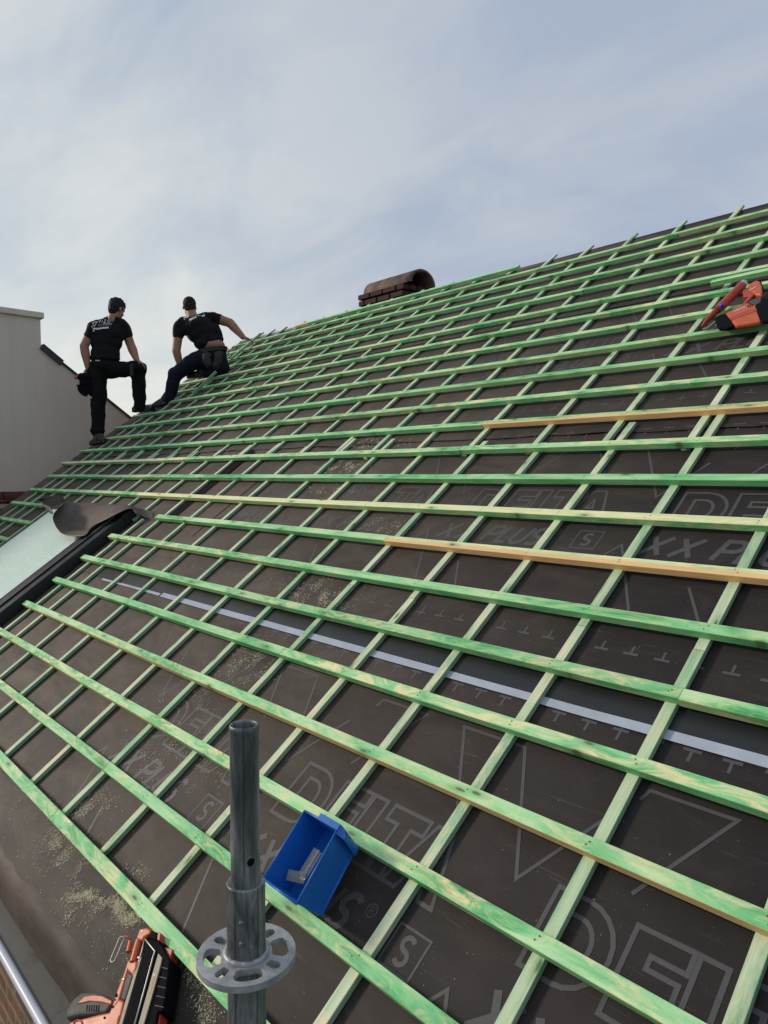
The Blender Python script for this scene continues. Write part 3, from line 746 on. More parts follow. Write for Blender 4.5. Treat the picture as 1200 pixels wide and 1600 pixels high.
box(bm, XW-0.79, XW+0.04, ych0-0.04, ytop+0.035, zc-0.03, zc2)
o = obj('chimney_coping', bm, M_REN); attach(o, nb); bevel(o, 0.01)
M_SLATE = simple('dark_slate', (0.035, 0.037, 0.042), 0.55, 0, 0.25, 12, 0.3)
bm = bmesh.new()
d = Vector((0, 1, slope)).normalized(); nn_ = Vector((0, -d.z, d.y))
q0 = Vector((XW+0.03, ridx.y+0.01, ridx.z)); q1 = onX(96, 566, XW); q1 = Vector((XW+0.03, q1.y, ridx.z+slope*(q1.y-ridx.y)))
prism(bm, [q0-nn_*0.035, q1-nn_*0.035, q1+nn_*0.04, q0+nn_*0.04], Vector((-0.3, 0, 0)))
q2 = Vector((XW+0.015, yend, ridx.z+slope*(yend-ridx.y))); q1b = q1+d*0.002; q1b.x = XW+0.015
prism(bm, [q1b-nn_*0.008, q2-nn_*0.008, q2+nn_*0.022, q1b+nn_*0.022], Vector((-0.35, 0, 0)))
o = obj('slate_verge', bm, M_SLATE); attach(o, nb)
bm = bmesh.new(); box(bm, XW-6, XW-0.41, -5, yend, 0, ridx.z-4.5); o = obj('house_body', bm, M_REN); attach(o, nb)
bm = bmesh.new(); e1 = Vector((XW-0.40, ridx.y-0.5, ridx.z+0.35))
prism(bm, [(XW-0.401, ridx.y-1.4, ridx.z+0.4-0.4), (XW-0.401, yend+0.1, ridx.z+slope*(yend-ridx.y)+0.0), (XW-0.401, yend+0.1, ridx.z+slope*(yend-ridx.y)-0.2), (XW-0.401, ridx.y-1.4, ridx.z-0.25)], Vector((-6, 0, 0)))
o = obj('roof', bm, M_SLATE); attach(o, nb)
# low tiled roof between the two houses
p = onX(2, 767, -9.25); p2 = onX(44, 766, -9.25)
bm = bmesh.new(); rr = random.Random(3)
yy = p.y-1.8
while yy < p2.y-0.02:
    L_ = 0.36; y1 = min(yy+L_, p2.y+0.02)
    for k in range(10):
        t0, t1 = math.pi*k/10, math.pi*(k+1)/10; r0 = 0.10
        prism(bm, [(-9.22-math.cos(t0)*r0, yy, p.z-0.11+math.sin(t0)*r0), (-9.22-math.cos(t1)*r0, yy, p.z-0.11+math.sin(t1)*r0), (-9.22-math.cos(t1)*(r0-0.02), yy, p.z-0.11+math.sin(t1)*(r0-0.02)), (-9.22-math.cos(t0)*(r0-0.02), yy, p.z-0.11+math.sin(t0)*(r0-0.02))], Vector((0, y1-yy-0.012, rr.uniform(-0.004, 0.004))))
    yy += L_
for i in range(9):                       # stepped courses falling towards the viewer
    for yq in range(9):
        y0_ = p2.y-0.27*yq-0.265
        box(bm, -9.35, -9.02+0.0, y0_, y0_+0.26, p.z-0.16-0.075*i-0.03, p.z-0.135-0.075*i, 0, None) if i else box(bm, -9.33, -9.08, y0_, y0_+0.26, p.z-0.15, p.z-0.118)
lt = obj('tiled_wall_top', bm, simple('dark_red_tile', (0.085, 0.028, 0.022), 0.8, 0, 0.45, 9, 0.5, 0.2), None)
bm2 = bmesh.new(); box(bm2, -9.30, -9.05, p.y-2.2, p2.y, 0, p.z-0.9)
lw = thing('party_wall', 'low party wall capped with dark red tiles below the grey gable', 'wall', (-9.2, 2.0, 0))
attach(lt, lw); lt.name = 'cap_tiles'
o = obj('masonry', bm2, M_REN); attach(o, lw)
# ------------------------------------------------------------------ loose boards
def board(name, p, q, mat, color, label=None, cat=None, group=None, wid=0.04, hei=HB, up=NW, seed=1.0):
    d = (q-p); L = d.length; x = d.normalized(); z = (up - x*up.dot(x)).normalized(); y = z.cross(x)
    bm = plank(L, wid, hei, seed)
    o = obj(name, bm, [mat, M_NAIL]); mm = Matrix((x, y, z)).transposed().to_4x4(); mm.translation = (p+q)/2
    o.matrix_world = mm; o.color = (*color, 1)
    if label: tag(o, label, cat, group)
    return o
def rp(x, y, w): u, v, t = onW(x, y, w); return R3(u, v, w)
board('loose_batten', R3(onW(1112, 447, 0.014)[0], onW(1112, 447, 0.014)[1]+0.01, 0.0135), R3(onW(1112, 447, 0.014)[0]+1.3, onW(1112, 447, 0.014)[1]+0.055, 0.0135), M_BAT, (0.1, 0, 0),
      'loose green batten lying crooked on the roof above the orange nail gun', 'batten', 'loose pieces of batten', seed=3.3)
a_ = rp(303, 617, 0.02); b_ = rp(334, 587, 0.10)
board('loose_batten', a_, b_ + (b_-a_).normalized()*0.05, M_CB, (0.0, 0, 0.5), 'short dark green batten offcut leaning below the kneeling worker', 'batten', 'loose pieces of batten', wid=0.036, seed=4.1)
a_ = rp(362, 562, 0.03); b_ = rp(408, 523, 0.05)
board('loose_batten', a_, b_, M_CB, (0.0, 0, 0.45), 'green batten piece held in the hand of the kneeling worker', 'batten', 'loose pieces of batten', wid=0.034, seed=5.2)
rb = board('ridge_batten', R3(-4.40*S, 3.298*S, W_TOP+0.0015), R3(-2.475*S, 3.312*S, W_TOP+0.0015), M_BAT, (0.05, 0, 0.0), 'long green batten lying loose on top along the ridge', 'batten', 'loose pieces of batten', wid=0.042, seed=6.6)
board('loose_batten', R3(-4.56*S, 3.298*S, W_TOP+0.0015), R3(-4.405*S, 3.299*S, W_TOP+0.0015), M_BAT, (0.9, 0.9, 0), 'short orange brown offcut at the left end of the ridge batten', 'offcut', 'loose pieces of batten', wid=0.042, seed=7.7)

# ------------------------------------------------------------------ scaffold standard with rosette
a = MT('galvanised_steel'); P = a.co(); f = a.noise(a.map(P, (30, 30, 7)), 1.0, 7, 0.7, 0.8); f2 = a.noise(P, 60, 5, 0.7); st = a.noise(a.map(P, (90, 90, 2.5)), 1.0, 4, 0.6, 0.5)
c = a.ramp(f, [(0.34, (0.075, 0.082, 0.085)), (0.5, (0.19, 0.205, 0.21)), (0.64, (0.38, 0.40, 0.40))])
c = a.mix(a.ramp(st, [(0.52, 0.0), (0.66, 0.85)]), c, (0.040, 0.038, 0.035))
c = a.mix(a.ramp(f2, [(0.62, 0.0), (0.8, 0.6)]), c, (0.42, 0.42, 0.41))
M_GALV = a.set(c, a.math('ADD', a.math('MULTIPLY', f, 0.25), 0.34), 0.45, a.bump(a.math('ADD', f, a.math('MULTIPLY', f2, 0.5)), 0.35, 0.003), 0.5)
PX = pt(383.2, 1300, 0.907); px_, py_ = PX.x, PX.y
def zpole(y): d = ray(383.2, y); return H + d.z*(Vector((px_, py_)).length/Vector((d.x, d.y)).length)
zt_, zc_, zr_ = zpole(1131), zpole(1376), zpole(1493)
pole = thing('scaffold_post', 'grey galvanised scaffold tube with round rosette plate in front of the roof', 'scaffold post', (px_, py_, 0))
def pobj(name, bm, mat=M_GALV, smooth=True):
    o = obj(name, bm, mat, None, smooth); o.location = (px_, py_, 0); attach(o, pole); o.location = (px_, py_, 0); return o
bm = bmesh.new(); r1, r1i = 0.0184, 0.0148
lathe(bm, [(r1i, zc_-0.05), (r1i, zt_-0.004), (r1i+0.0008, zt_-0.001), (r1i+0.0018, zt_), (r1-0.0012, zt_-0.0002), (r1-0.0002, zt_-0.0016), (r1+0.0004, zt_-0.004), (r1+0.0003, zt_-0.007), (r1-0.0003, zt_-0.010), (r1, zt_-0.014), (r1, zt_-0.10), (r1, zc_-0.05)], 48)
bmesh.ops.recalc_face_normals(bm, faces=bm.faces)
spig = pobj('spigot', bm)
hd = ray(391, 1337); hz = zpole(1337)
tocam = Vector((-px_, -py_, 0)).normalized(); perp = Vector((tocam.y, -tocam.x, 0))
if perp.dot(RIGHT) < 0: perp = -perp
hdir = (tocam*0.93 + perp*0.36).normalized()
bm = bmesh.new()
def oncyl(a_, b_, rr_): return Vector((0, 0, hz)) + (hdir*math.cos(a_/rr_) + Vector((-hdir.y, hdir.x, 0))*math.sin(a_/rr_))*rr_ + Vector((0, 0, b_))
c0 = bm.verts.new(oncyl(0, 0, r1+0.0003)); rg = [bm.verts.new(oncyl(0.0053*math.cos(2*math.pi*k/24), 0.0056*math.sin(2*math.pi*k/24), r1+0.0003)) for k in range(24)]
for k in range(24): bm.faces.new((c0, rg[k], rg[(k+1) % 24]))
bmesh.ops.recalc_face_normals(bm, faces=bm.faces)
pobj('pin_hole_shade', bm, M_SHADE)  # black disc on the uncut tube wall, painting the dark inside the hole
bm = bmesh.new(); tube(bm, [oncyl(0.0058*math.cos(2*math.pi*k/24), 0.0061*math.sin(2*math.pi*k/24), r1+0.0001) for k in range(25)], 0.0009, 6)
pobj('hole_rim', bm, M_GALV)
bm = bmesh.new(); r2 = 0.0243
lathe(bm, [(r1-0.0005, zc_-0.001), (r2-0.002, zc_), (r2-0.0006, zc_-0.0006), (r2, zc_-0.002), (r2, zc_-0.06), (r2, zr_+0.02), (r2, zr_-0.3), (r2, 0.012)], 48)
o = pobj('tube', bm); 
bm = bmesh.new(); Mp = None
for zz_ in (zpole(1425), zpole(1457)):
    c0 = (tocam*0.97 - perp*0.22).normalized()
    bmesh.ops.create_uvsphere(bm, u_segments=16, v_segments=10, radius=0.0042, matrix=Matrix.Translation(c0*(r2-0.0018)+Vector((0, 0, zz_))))
pobj('rivet_bumps', bm)
# rosette plate
bm = bmesh.new(); NR, NTH = 22, 192; Rmax = 0.0622; Rin = r2-0.001
angc = math.atan2(tocam.y, tocam.x) + 0.05
def hole(r, th):
    t = (th-angc) % (2*math.pi); q = t/(math.pi/4); k = round(q); dt = (t-k*math.pi/4)*r
    if k % 2 == 0:
        rc, hr, hw = 0.0425, 0.0105, 0.0030+0.33*r
    else:
        rc, hr, hw = 0.0440, 0.0085, 0.0058
    a_, b_ = abs(r-rc)/hr, abs(dt)/hw
    return a_**3.4 + b_**3.4 < 1
vt = {}
def gv(i, k, z):
    key = (i, k % NTH, z)
    if key not in vt:
        r = Rin+(Rmax-Rin)*i/NR; th = 2*math.pi*(k % NTH)/NTH
        vt[key] = bm.verts.new((r*math.cos(th), r*math.sin(th), z))
    return vt[key]
z0p, z1p = zr_-0.0045, zr_+0.0045
cells = {}
for i in range(NR):
    for k in range(NTH):
        r = Rin+(Rmax-Rin)*(i+0.5)/NR; th = 2*math.pi*(k+0.5)/NTH
        cells[i, k] = not hole(r, th)
for (i, k), s in cells.items():
    if not s: continue
    bm.faces.new((gv(i, k, z1p), gv(i+1, k, z1p), gv(i+1, k+1, z1p), gv(i, k+1, z1p)))
    bm.faces.new((gv(i, k, z0p), gv(i, k+1, z0p), gv(i+1, k+1, z0p), gv(i+1, k, z0p)))
    if i == NR-1 or not cells[i+1, k]: bm.faces.new((gv(i+1, k, z0p), gv(i+1, k+1, z0p), gv(i+1, k+1, z1p), gv(i+1, k, z1p)))
    if i == 0 or not cells[i-1, k]: bm.faces.new((gv(i, k, z0p), gv(i, k, z1p), gv(i, k+1, z1p), gv(i, k+1, z0p)))
    if not cells[i, (k+1) % NTH]: bm.faces.new((gv(i, k+1, z0p), gv(i, k+1, z1p), gv(i+1, k+1, z1p), gv(i+1, k+1, z0p)))
    if not cells[i, (k-1) % NTH]: bm.faces.new((gv(i, k, z0p), gv(i+1, k, z0p), gv(i+1, k, z1p), gv(i, k, z1p)))
bmesh.ops.recalc_face_normals(bm, faces=bm.faces)
for q in range(3): bmesh.ops.smooth_vert(bm, verts=[v for v in bm.verts if 0.0335 < v.co.xy.length < 0.0535], factor=0.5, use_axis_x=True, use_axis_y=True, use_axis_z=False)
a = MT('galvanised_plate'); f = a.noise(a.co(), 40, 6, 0.7); f3 = a.noise(a.co(), 150, 3, 0.6)
M_PLATE = a.set(a.mix(a.ramp(f3, [(0.6, 0.0), (0.75, 0.7)]), a.ramp(f, [(0.35, (0.24, 0.25, 0.26)), (0.65, (0.44, 0.45, 0.46))]), (0.12, 0.11, 0.10)), 0.5, 0.3, a.bump(f, 0.3, 0.002), 0.5)
o = pobj('rosette_plate', bm, M_PLATE, False); bevel(o, 0.0012, 2)
bm = bmesh.new(); ring = []
for k in range(64):
    th = 2*math.pi*k/64; rr_ = 0.0037*(1+0.25*mnoise.noise(Vector((k*0.6, 0, 0)))); R_ = r2+0.0016
    ring.append([bm.verts.new(((R_+rr_*math.cos(q))*math.cos(th), (R_+rr_*math.cos(q))*math.sin(th), z1p+0.001+rr_*math.sin(q))) for q in [2*math.pi*t/10 for t in range(10)]])
for k in range(64):
    for t in range(10): bm.faces.new((ring[k][t], ring[(k+1) % 64][t], ring[(k+1) % 64][(t+1) % 10], ring[k][(t+1) % 10]))
bmesh.ops.recalc_face_normals(bm, faces=bm.faces)
pobj('weld_bead', bm, M_PLATE)
bm = bmesh.new(); box(bm, -0.075, 0.075, -0.075, 0.075, 0.06, 0.068); pobj('base_plate', bm, M_GALV, False)

# ------------------------------------------------------------------ blue storage bin with two nail strips
a = MT('blue_plastic'); f = a.noise(a.co(), 22, 5, 0.6)
M_BLUE = a.set(a.mix(f, (0.008, 0.10, 0.40), (0.012, 0.14, 0.50)), a.math('ADD', a.math('MULTIPLY', f, 0.25), 0.26), 0, a.bump(f, 0.12, 0.002), 0.5)
bn = thing('storage_bin', 'open blue plastic storage bin wedged between two battens', 'bin', R3(-1.535, 0.30, W_TOP))
BW0, BW1 = W_TOP+0.001, W_TOP+0.106
def bl(u, v, w): return R3(u, v, w)
def hexa(bm, lo, hi, w0, w1):
    """prism between two quads in roof coords"""
    A_ = [bm.verts.new(R3(*p, w0)) for p in lo]; B_ = [bm.verts.new(R3(*p, w1)) for p in hi]
    fs = [bm.faces.new(list(reversed(A_))), bm.faces.new(B_)]
    for i in range(4): fs.append(bm.faces.new((A_[i], A_[(i+1) % 4], B_[(i+1) % 4], B_[i])))
    bmesh.ops.recalc_face_normals(bm, faces=fs)
lo = [(-1.603, 0.222), (-1.461, 0.222), (-1.503, 0.416), (-1.642, 0.416)]
hi = [(-1.612, 0.197), (-1.458, 0.197), (-1.502, 0.402), (-1.650, 0.402)]
def ins(q, t):
    c_ = (sum(p[0] for p in q)/4, sum(p[1] for p in q)/4)
    return [(p[0]+(t if p[0] < c_[0] else -t), p[1]+(t if p[1] < c_[1] else -t)) for p in q]
bm = bmesh.new(); t_ = 0.0026
li, hi2 = ins(lo, t_), ins(hi, t_)
V_ = {}
def mk(name, q, w): V_[name] = [bm.verts.new(R3(p[0], p[1], w)) for p in q]
mk('lo', lo, BW0); mk('hi', hi, BW1); mk('li', li, BW0+0.003); mk('hii', hi2, BW1)
bm.faces.new(list(reversed(V_['lo']))); bm.faces.new(V_['li'])
for i in range(4):
    j = (i+1) % 4
    bm.faces.new((V_['lo'][i], V_['lo'][j], V_['hi'][j], V_['hi'][i])); bm.faces.new((V_['li'][j], V_['li'][i], V_['hii'][i], V_['hii'][j]))
    bm.faces.new((V_['hi'][i], V_['hi'][j], V_['hii'][j], V_['hii'][i]))
bmesh.ops.recalc_face_normals(bm, faces=bm.faces)
o = obj('shell', bm, M_BLUE); attach(o, bn); bevel(o, 0.0016, 2)
bm = bmesh.new()     # back handle ledge, rim bead and rear stacking curve
hexa(bm, [(-1.585, 0.4005), (-1.497, 0.4005), (-1.500, 0.418), (-1.588, 0.418)], [(-1.585, 0.4005), (-1.497, 0.4005), (-1.500, 0.418), (-1.588, 0.418)], BW1-0.006, BW1+0.003)
cen = []
for k in range(9):
    t = math.pi/2*k/8; cen.append((-1.500+0.026*math.sin(t), 0.392+0.026*math.cos(t)))
A_ = [R3(-1.500, 0.392, BW1+0.001)] + [R3(p[0], p[1], BW1-0.001-0.002*k) for k, p in enumerate(cen)]
prism(bm, A_, NW*(-0.0025))
for k in range(8):
    p, q = cen[k], cen[k+1]
    prism(bm, [R3(p[0], p[1], BW1-0.001-0.002*k), R3(q[0], q[1], BW1-0.003-0.002*k), R3(q[0]*0.5-1.497*0.5, q[1], BW0+0.004), R3(p[0]*0.5-1.497*0.5, p[1], BW0+0.004)], Vector((-0.002, 0, 0)))
o = obj('handle_ledge', bm, M_BLUE); attach(o, bn); bevel(o, 0.001, 2)
bm = bmesh.new()
tube(bm, [R3(-1.6125, 0.1965, BW1-0.001), R3(-1.6505, 0.4025, BW1-0.001)], 0.0032, 8); tube(bm, [R3(-1.4575, 0.1965, BW1-0.001), R3(-1.5015, 0.4025, BW1-0.001)], 0.0032, 8)
tube(bm, [R3(-1.6125, 0.1965, BW1-0.001), R3(-1.4575, 0.1965, BW1-0.001)], 0.0030, 8); tube(bm, [R3(-1.650, 0.4025, BW1-0.001), R3(-1.590, 0.404, BW1-0.003), R3(-1.565, 0.404, BW1-0.004)], 0.0030, 8)
tube(bm, [R3(-1.461, 0.2225, BW0+0.004), R3(-1.5025, 0.4155, BW0+0.004)], 0.0040, 8)
o = obj('rim', bm, M_BLUE, None, True); attach(o, bn)
M_STRIP = simple('steel_nail_strip', (0.36, 0.36, 0.33), 0.45, 0.55, 0.3, 90, 0.4)
def nailstrip(p, q, label):
    p, q = R3(*p), R3(*q); d = q-p; x = d.normalized(); z0_ = (NW - x*NW.dot(x)).normalized(); z = (z0_*0.45 + x.cross(z0_)*(-0.9)).normalized(); y = z.cross(x)
    bm = bmesh.new(); n = int(d.length/0.0036)
    M_ = Matrix((x, y, z)).transposed().to_4x4(); M_.translation = p
    for i in range(n):
        X = i*0.0036; tube(bm, [M_ @ Vector((X, 0, 0)), M_ @ Vector((X+0.003, 0, 0.026))], 0.0014, 5)
        hx = M_ @ Vector((X+0.003, 0, 0.0265)); tube(bm, [hx, hx+z*0.0012], 0.0017, 6)
    box(bm, 0, d.length, -0.0019, 0.0019, 0.010, 0.014, 0, M_)
    o = obj('nail_strip', bm, M_STRIP); return tag(o, label, 'nail strip', 'nail strips in the blue bin')
nailstrip((-1.600, 0.236, BW0+0.045), (-1.535, 0.254, BW0+0.045), 'short grey nail strip at the open front end of the blue bin')
nailstrip((-1.540, 0.258, BW0+0.045), (-1.548, 0.345, BW0+0.050), 'grey nail strip running deep into the blue bin')

# ------------------------------------------------------------------ nail guns
def plastic(name, c, rough=0.42, var=0.3):
    a = MT(name); f = a.noise(a.co(), 30, 6, 0.65); g = a.noise(a.co(), 7, 5, 0.7)
    cc = a.mix(f, tuple(x*(1-var) for x in c), tuple(min(1, x*(1+var)) for x in c))
    cc = a.mix(a.ramp(g, [(0.5, 0.0), (0.75, 0.5)]), cc, tuple(x*0.5+0.004 for x in c))
    return a.set(cc, a.math('ADD', a.math('MULTIPLY', g, 0.3), rough-0.12), 0, a.bump(f, 0.2, 0.0015), 0.5)
M_ORG = plastic('orange_plastic', (0.52, 0.095, 0.022)); M_BLK = plastic('black_plastic', (0.006, 0.006, 0.008), 0.75, 0.2); M_BLK.node_tree.nodes['Principled BSDF'].inputs['Specular IOR Level'].default_value = 0.06; M_DGR = plastic('dark_grey_rubber', (0.055, 0.055, 0.05), 0.6)
M_STL = simple('dull_steel', (0.24, 0.22, 0.17), 0.6, 0.35, 0.25, 60, 0.15); M_RIM = simple('bright_steel', (0.42, 0.41, 0.37), 0.4, 0.5, 0.15, 50, 0.1); M_RED2 = plastic('red_plastic', (0.42, 0.045, 0.018)); M_WHT = simple('white_mark', (0.7, 0.7, 0.68), 0.5); M_BLU2 = simple('blue_button', (0.03, 0.06, 0.5), 0.4)
def fmap(kind):
    if kind == 0: return lambda x, y: (160+x/10, 1440+y/10)
    if kind == 1: return lambda x, y: (90+x/9.23, 1500+y/9.23)
    return lambda x, y: (1080+x/10, 420+y/10)
def plate(par, name, kind, poly, w1, th, mat, bev=0.003, sm=False):
    F = fmap(kind); bm = bmesh.new()
    pts_ = []
    for x, y in poly:
        X, Y = F(x, y); u, v, t = onW(X, Y, w1); pts_.append(R3(u, v, w1))
    prism(bm, pts_, NW*(-th)); o = obj(name, bm, mat); attach(o, par); 
    if bev: bevel(o, bev, 3)
    return o
def gp(kind, x, y, w): X, Y = fmap(kind)(x, y); u, v, t = onW(X, Y, w); return R3(u, v, w)
def rod(par, name, kind, pts, r, mat, seg=20):
    bm = bmesh.new(); P_ = [gp(kind, x, y, w) for x, y, w in pts]; tube(bm, P_, r, seg); o = obj(name, bm, mat, None, True); attach(o, par)
    md = o.modifiers.new('e', 'EDGE_SPLIT'); md.split_angle = 0.7; return o
g1 = thing('nail_gun', 'orange and black nail gun with steel magazine lying at the eave', 'nail gun', gp(0, 600, 1200, -0.03), 'orange nail guns')
plate(g1, 'magazine_housing', 0, [(745, 140), (862, 165), (880, 290), (1050, 600), (1030, 810), (940, 1395), (870, 1400), (800, 1750), (330, 1750), (480, 1200), (650, 300), (670, 230)], 0.030, 0.055, M_BLK, 0.004)
plate(g1, 'magazine_channel', 0, [(662, 300), (812, 470), (775, 575), (455, 1760), (300, 1760), (568, 760), (615, 560)], 0.0325, 0.006, M_BLK, 0.0006)
bm = bmesh.new(); tube(bm, [gp(0, x, y, 0.034) for x, y in [(655, 262), (740, 365), (822, 466), (790, 560), (640, 1120), (460, 1760)]], 0.0024, 8); o = obj('channel_rim', bm, M_RIM, None, True); attach(o, g1)
bm = bmesh.new(); tube(bm, [gp(0, x, y, 0.034) for x, y in [(655, 262), (625, 430), (575, 600), (530, 740)]], 0.0020, 8); o = obj('channel_rim', bm, M_RIM, None, True); attach(o, g1)
plate(g1, 'steel_rail', 0, [(612, 560), (540, 800), (262, 1760), (215, 1760), (300, 1450), (480, 810), (525, 745), (590, 560)], 0.0345, 0.010, M_STL, 0.0008)
plate(g1, 'label_plate', 0, [(872, 492), (932, 562), (905, 700), (598, 1760), (515, 1760), (700, 1100), (812, 700)], 0.0345, 0.008, M_STL, 0.0008)
bm = bmesh.new(); tube(bm, [gp(0, x, y, 0.0355) for x, y in [(905, 690), (770, 1180), (610, 1760)]], 0.0010, 6); o = obj('label_edge', bm, M_STL, None, True); attach(o, g1)
plate(g1, 'nose', 0, [(570, 110), (690, 90), (752, 120), (750, 180), (650, 240), (625, 300), (520, 270), (560, 160)], 0.040, 0.06, M_ORG, 0.005)
plate(g1, 'nose_block', 0, [(750, 130), (850, 165), (838, 290), (700, 250)], 0.036, 0.05, M_BLK, 0.003)
plate(g1, 'nose_tab', 0, [(862, 160), (915, 175), (893, 300), (850, 285)], 0.034, 0.04, M_RED2, 0.002)
plate(g1, 'side_fin', 0, [(965, 395), (1098, 425), (1050, 600), (1010, 540)], 0.018, 0.035, M_RED2, 0.002)
plate(g1, 'side_fin', 0, [(858, 1400), (905, 1435), (870, 1750), (790, 1750)], 0.022, 0.035, M_RED2, 0.003)
rod(g1, 'barrel', 0, [(575, 300, 0.030), (480, 640, 0.030)], 0.0108, M_ORG)
rod(g1, 'barrel_guide', 0, [(440, 310, 0.028), (405, 475, 0.028)], 0.0068, M_ORG)
plate(g1, 'trigger_bridge', 0, [(395, 590), (540, 600), (530, 720), (470, 850), (395, 770), (290, 1130), (255, 1240), (110, 1440), (205, 1130), (330, 800)], 0.034, 0.045, M_ORG, 0.005)
plate(g1, 'grip_pad', 0, [(392, 775), (472, 840), (350, 1230), (278, 1205)], 0.037, 0.030, M_DGR, 0.003)
plate(g1, 'handle', 0, [(280, 1200), (350, 1230), (300, 1450), (270, 1500), (230, 1760), (-420, 1760), (-560, 1700), (-520, 1560), (-60, 1440), (105, 1405), (205, 1130)], 0.033, 0.05, M_ORG, 0.007)
plate(g1, 'motor_cover', 1, [(100, 850), (125, 720), (195, 575), (345, 455), (560, 450), (700, 500), (790, 580), (765, 650), (690, 760), (500, 785), (300, 800)], 0.030, 0.055, M_DGR, 0.009)
plate(g1, 'cover_stripe', 1, [(278, 632), (330, 575), (392, 522), (520, 502), (650, 520), (782, 585), (765, 640), (620, 604), (450, 592), (380, 612)], 0.0325, 0.03, M_ORG, 0.002)
bm = bmesh.new(); tube(bm, [gp(1, x, y, 0.034) for x, y in [(235, 923), (245, 885), (300, 865), (345, 885), (358, 923)]], 0.002, 8); o = obj('screw_boss', bm, M_RED2, None, True); attach(o, g1)
bm = bmesh.new(); tube(bm, [gp(0, x, y, 0.034) for x, y in [(222, 1135), (222, 1175)]], 0.0030, 8); tube(bm, [gp(0, x, y, 0.034) for x, y in [(205, 1215), (200, 1235)]], 0.0018, 8); o = obj('screw_holes', bm, M_SHADE, None, True); attach(o, g1)
bm = bmesh.new(); hk = [(440, 285, 0.03), (375, 228, 0.03), (350, 232, 0.03), (288, 236, 0.03), (262, 262, 0.03), (235, 330, 0.03), (180, 460, 0.03), (126, 592, 0.03), (128, 622, 0.03), (152, 634, 0.03), (184, 616, 0.03), (240, 500, 0.03), (300, 350, 0.03), (352, 236, 0.03)]
tube(bm, [gp(0, *p) for p in hk[2:]], 0.0014, 8); o = obj('wire_hook', bm, simple('white_wire', (0.55, 0.53, 0.50), 0.4, 0.2), None, True); attach(o, g1)
bm = bmesh.new(); tube(bm, [gp(0, *p) for p in hk[:3]], 0.0030, 8); o = obj('hook_mount', bm, M_RED2, None, True); attach(o, g1)
def textrib(bm, s, org, ex, ey, hgt, wd, adv=0.82, slant=0.0, mat=0, proj=None):
    x = 0
    for ch in s:
        if ch in STRK:
            for pl in STRK[ch]:
                ribbon(bm, [((x+(px+py*slant))*hgt, py*hgt) for px, py in pl], wd, proj or (lambda q: org+ex*q.x+ey*q.y), hgt*0.3, mat=mat)
        x += adv*(0.45 if ch == 'I' else 1)
    return x*hgt
for k, (x, y) in enumerate([(620, 150), (560, 560), (330, 900), (160, 1330), (30, 1500), (985, 760), (940, 1180)]):
    bm = bmesh.new(); wz_ = 0.0402 if k == 0 else (0.0345 if k < 5 else 0.0305); c_ = gp(0, x, y, wz_); M_ = Matrix.Translation(c_) @ ROOFM.to_4x4()
    rg = lathe(bm, [(0.0001, 0.0006), (0.0016, 0.0006), (0.0026, 0.0009), (0.0030, 0.0)], 14, M_); o = obj('screw', bm, M_RIM if k < 3 else M_BLK, None, True); attach(o, g1)
for k in range(6):
    y = 1480+k*0; plate(g1, 'vent_slot', 1, [(420+k*34, 650), (434+k*34, 650), (424+k*34, 740), (410+k*34, 740)], 0.0308, 0.004, M_SHADE, 0)
for k in range(5): plate(g1, 'housing_rib', 0, [(905-k*22, 700+k*150), (1020-k*16, 730+k*150), (1016-k*16, 745+k*150), (900-k*22, 715+k*150)], 0.0312, 0.004, M_DGR, 0.0005)
o0 = gp(0, 740, 1120, 0.0352); ex = (gp(0, 812, 850, 0.0352)-o0).normalized(); ey = NW.cross(ex)
bm = bmesh.new(); textrib(bm, 'PASLODE', o0+ey*(-0.0028), ex, ey, 0.0062, 0.0014, 1.0); o = obj('brand_lettering', bm, simple('orange_print', (0.7, 0.2, 0.08), 0.5)); attach(o, g1)
o0 = gp(0, 805, 850, 0.0352); bm = bmesh.new(); textrib(bm, 'X', o0+ey*(-0.004), ex, ey, 0.010, 0.0020); o = obj('white_lettering', bm, M_WHT); attach(o, g1)

g2 = thing('nail_gun', 'red orange nail gun lying high on the battens at the right', 'nail gun', gp(2, 700, 700, W_TOP), 'orange nail guns')
W2 = W_TOP+0.001
rod(g2, 'fuel_tube', 2, [(400, 650, W2+0.035), (470, 590, W2+0.035), (790, 265, W2+0.04)], [0.020, 0.0235, 0.0235], M_RED2)
rod(g2, 'nose_cone', 2, [(165, 905, W2+0.012), (230, 815, W2+0.018), (395, 655, W2+0.034)], [0.004, 0.011, 0.018], M_RED2)
rod(g2, 'silver_cap', 2, [(785, 270, W2+0.04), (830, 225, W2+0.04), (835, 220, W2+0.04)], [0.020, 0.020, 0.014], simple('silver_paint', (0.5, 0.5, 0.5), 0.35, 0.6))
plate(g2, 'motor_body', 2, [(540, 690), (700, 600), (880, 525), (1005, 565), (1045, 700), (1085, 815), (900, 850), (690, 885), (600, 770)], W2+0.048, 0.022, M_ORG, 0.008)
plate(g2, 'body_rib', 2, [(600, 755), (940, 620), (1000, 630), (1010, 660), (620, 800)], W2+0.050, 0.01, M_RED2, 0.0015)
plate(g2, 'front_collar', 2, [(365, 770), (440, 715), (530, 690), (600, 770), (668, 885), (560, 915), (430, 920), (390, 860)], W2+0.044, 0.022, M_BLK, 0.007)
plate(g2, 'rear_cover', 2, [(862, 520), (1000, 445), (1110, 425), (1215, 470), (1230, 800), (1100, 815), (1050, 700), (1008, 565)], W2+0.047, 0.024, M_BLK, 0.009)
plate(g2, 'cover_patch', 2, [(890, 515), (1010, 455), (1100, 435), (1080, 520), (1010, 560)], W2+0.049, 0.01, M_DGR, 0.003)
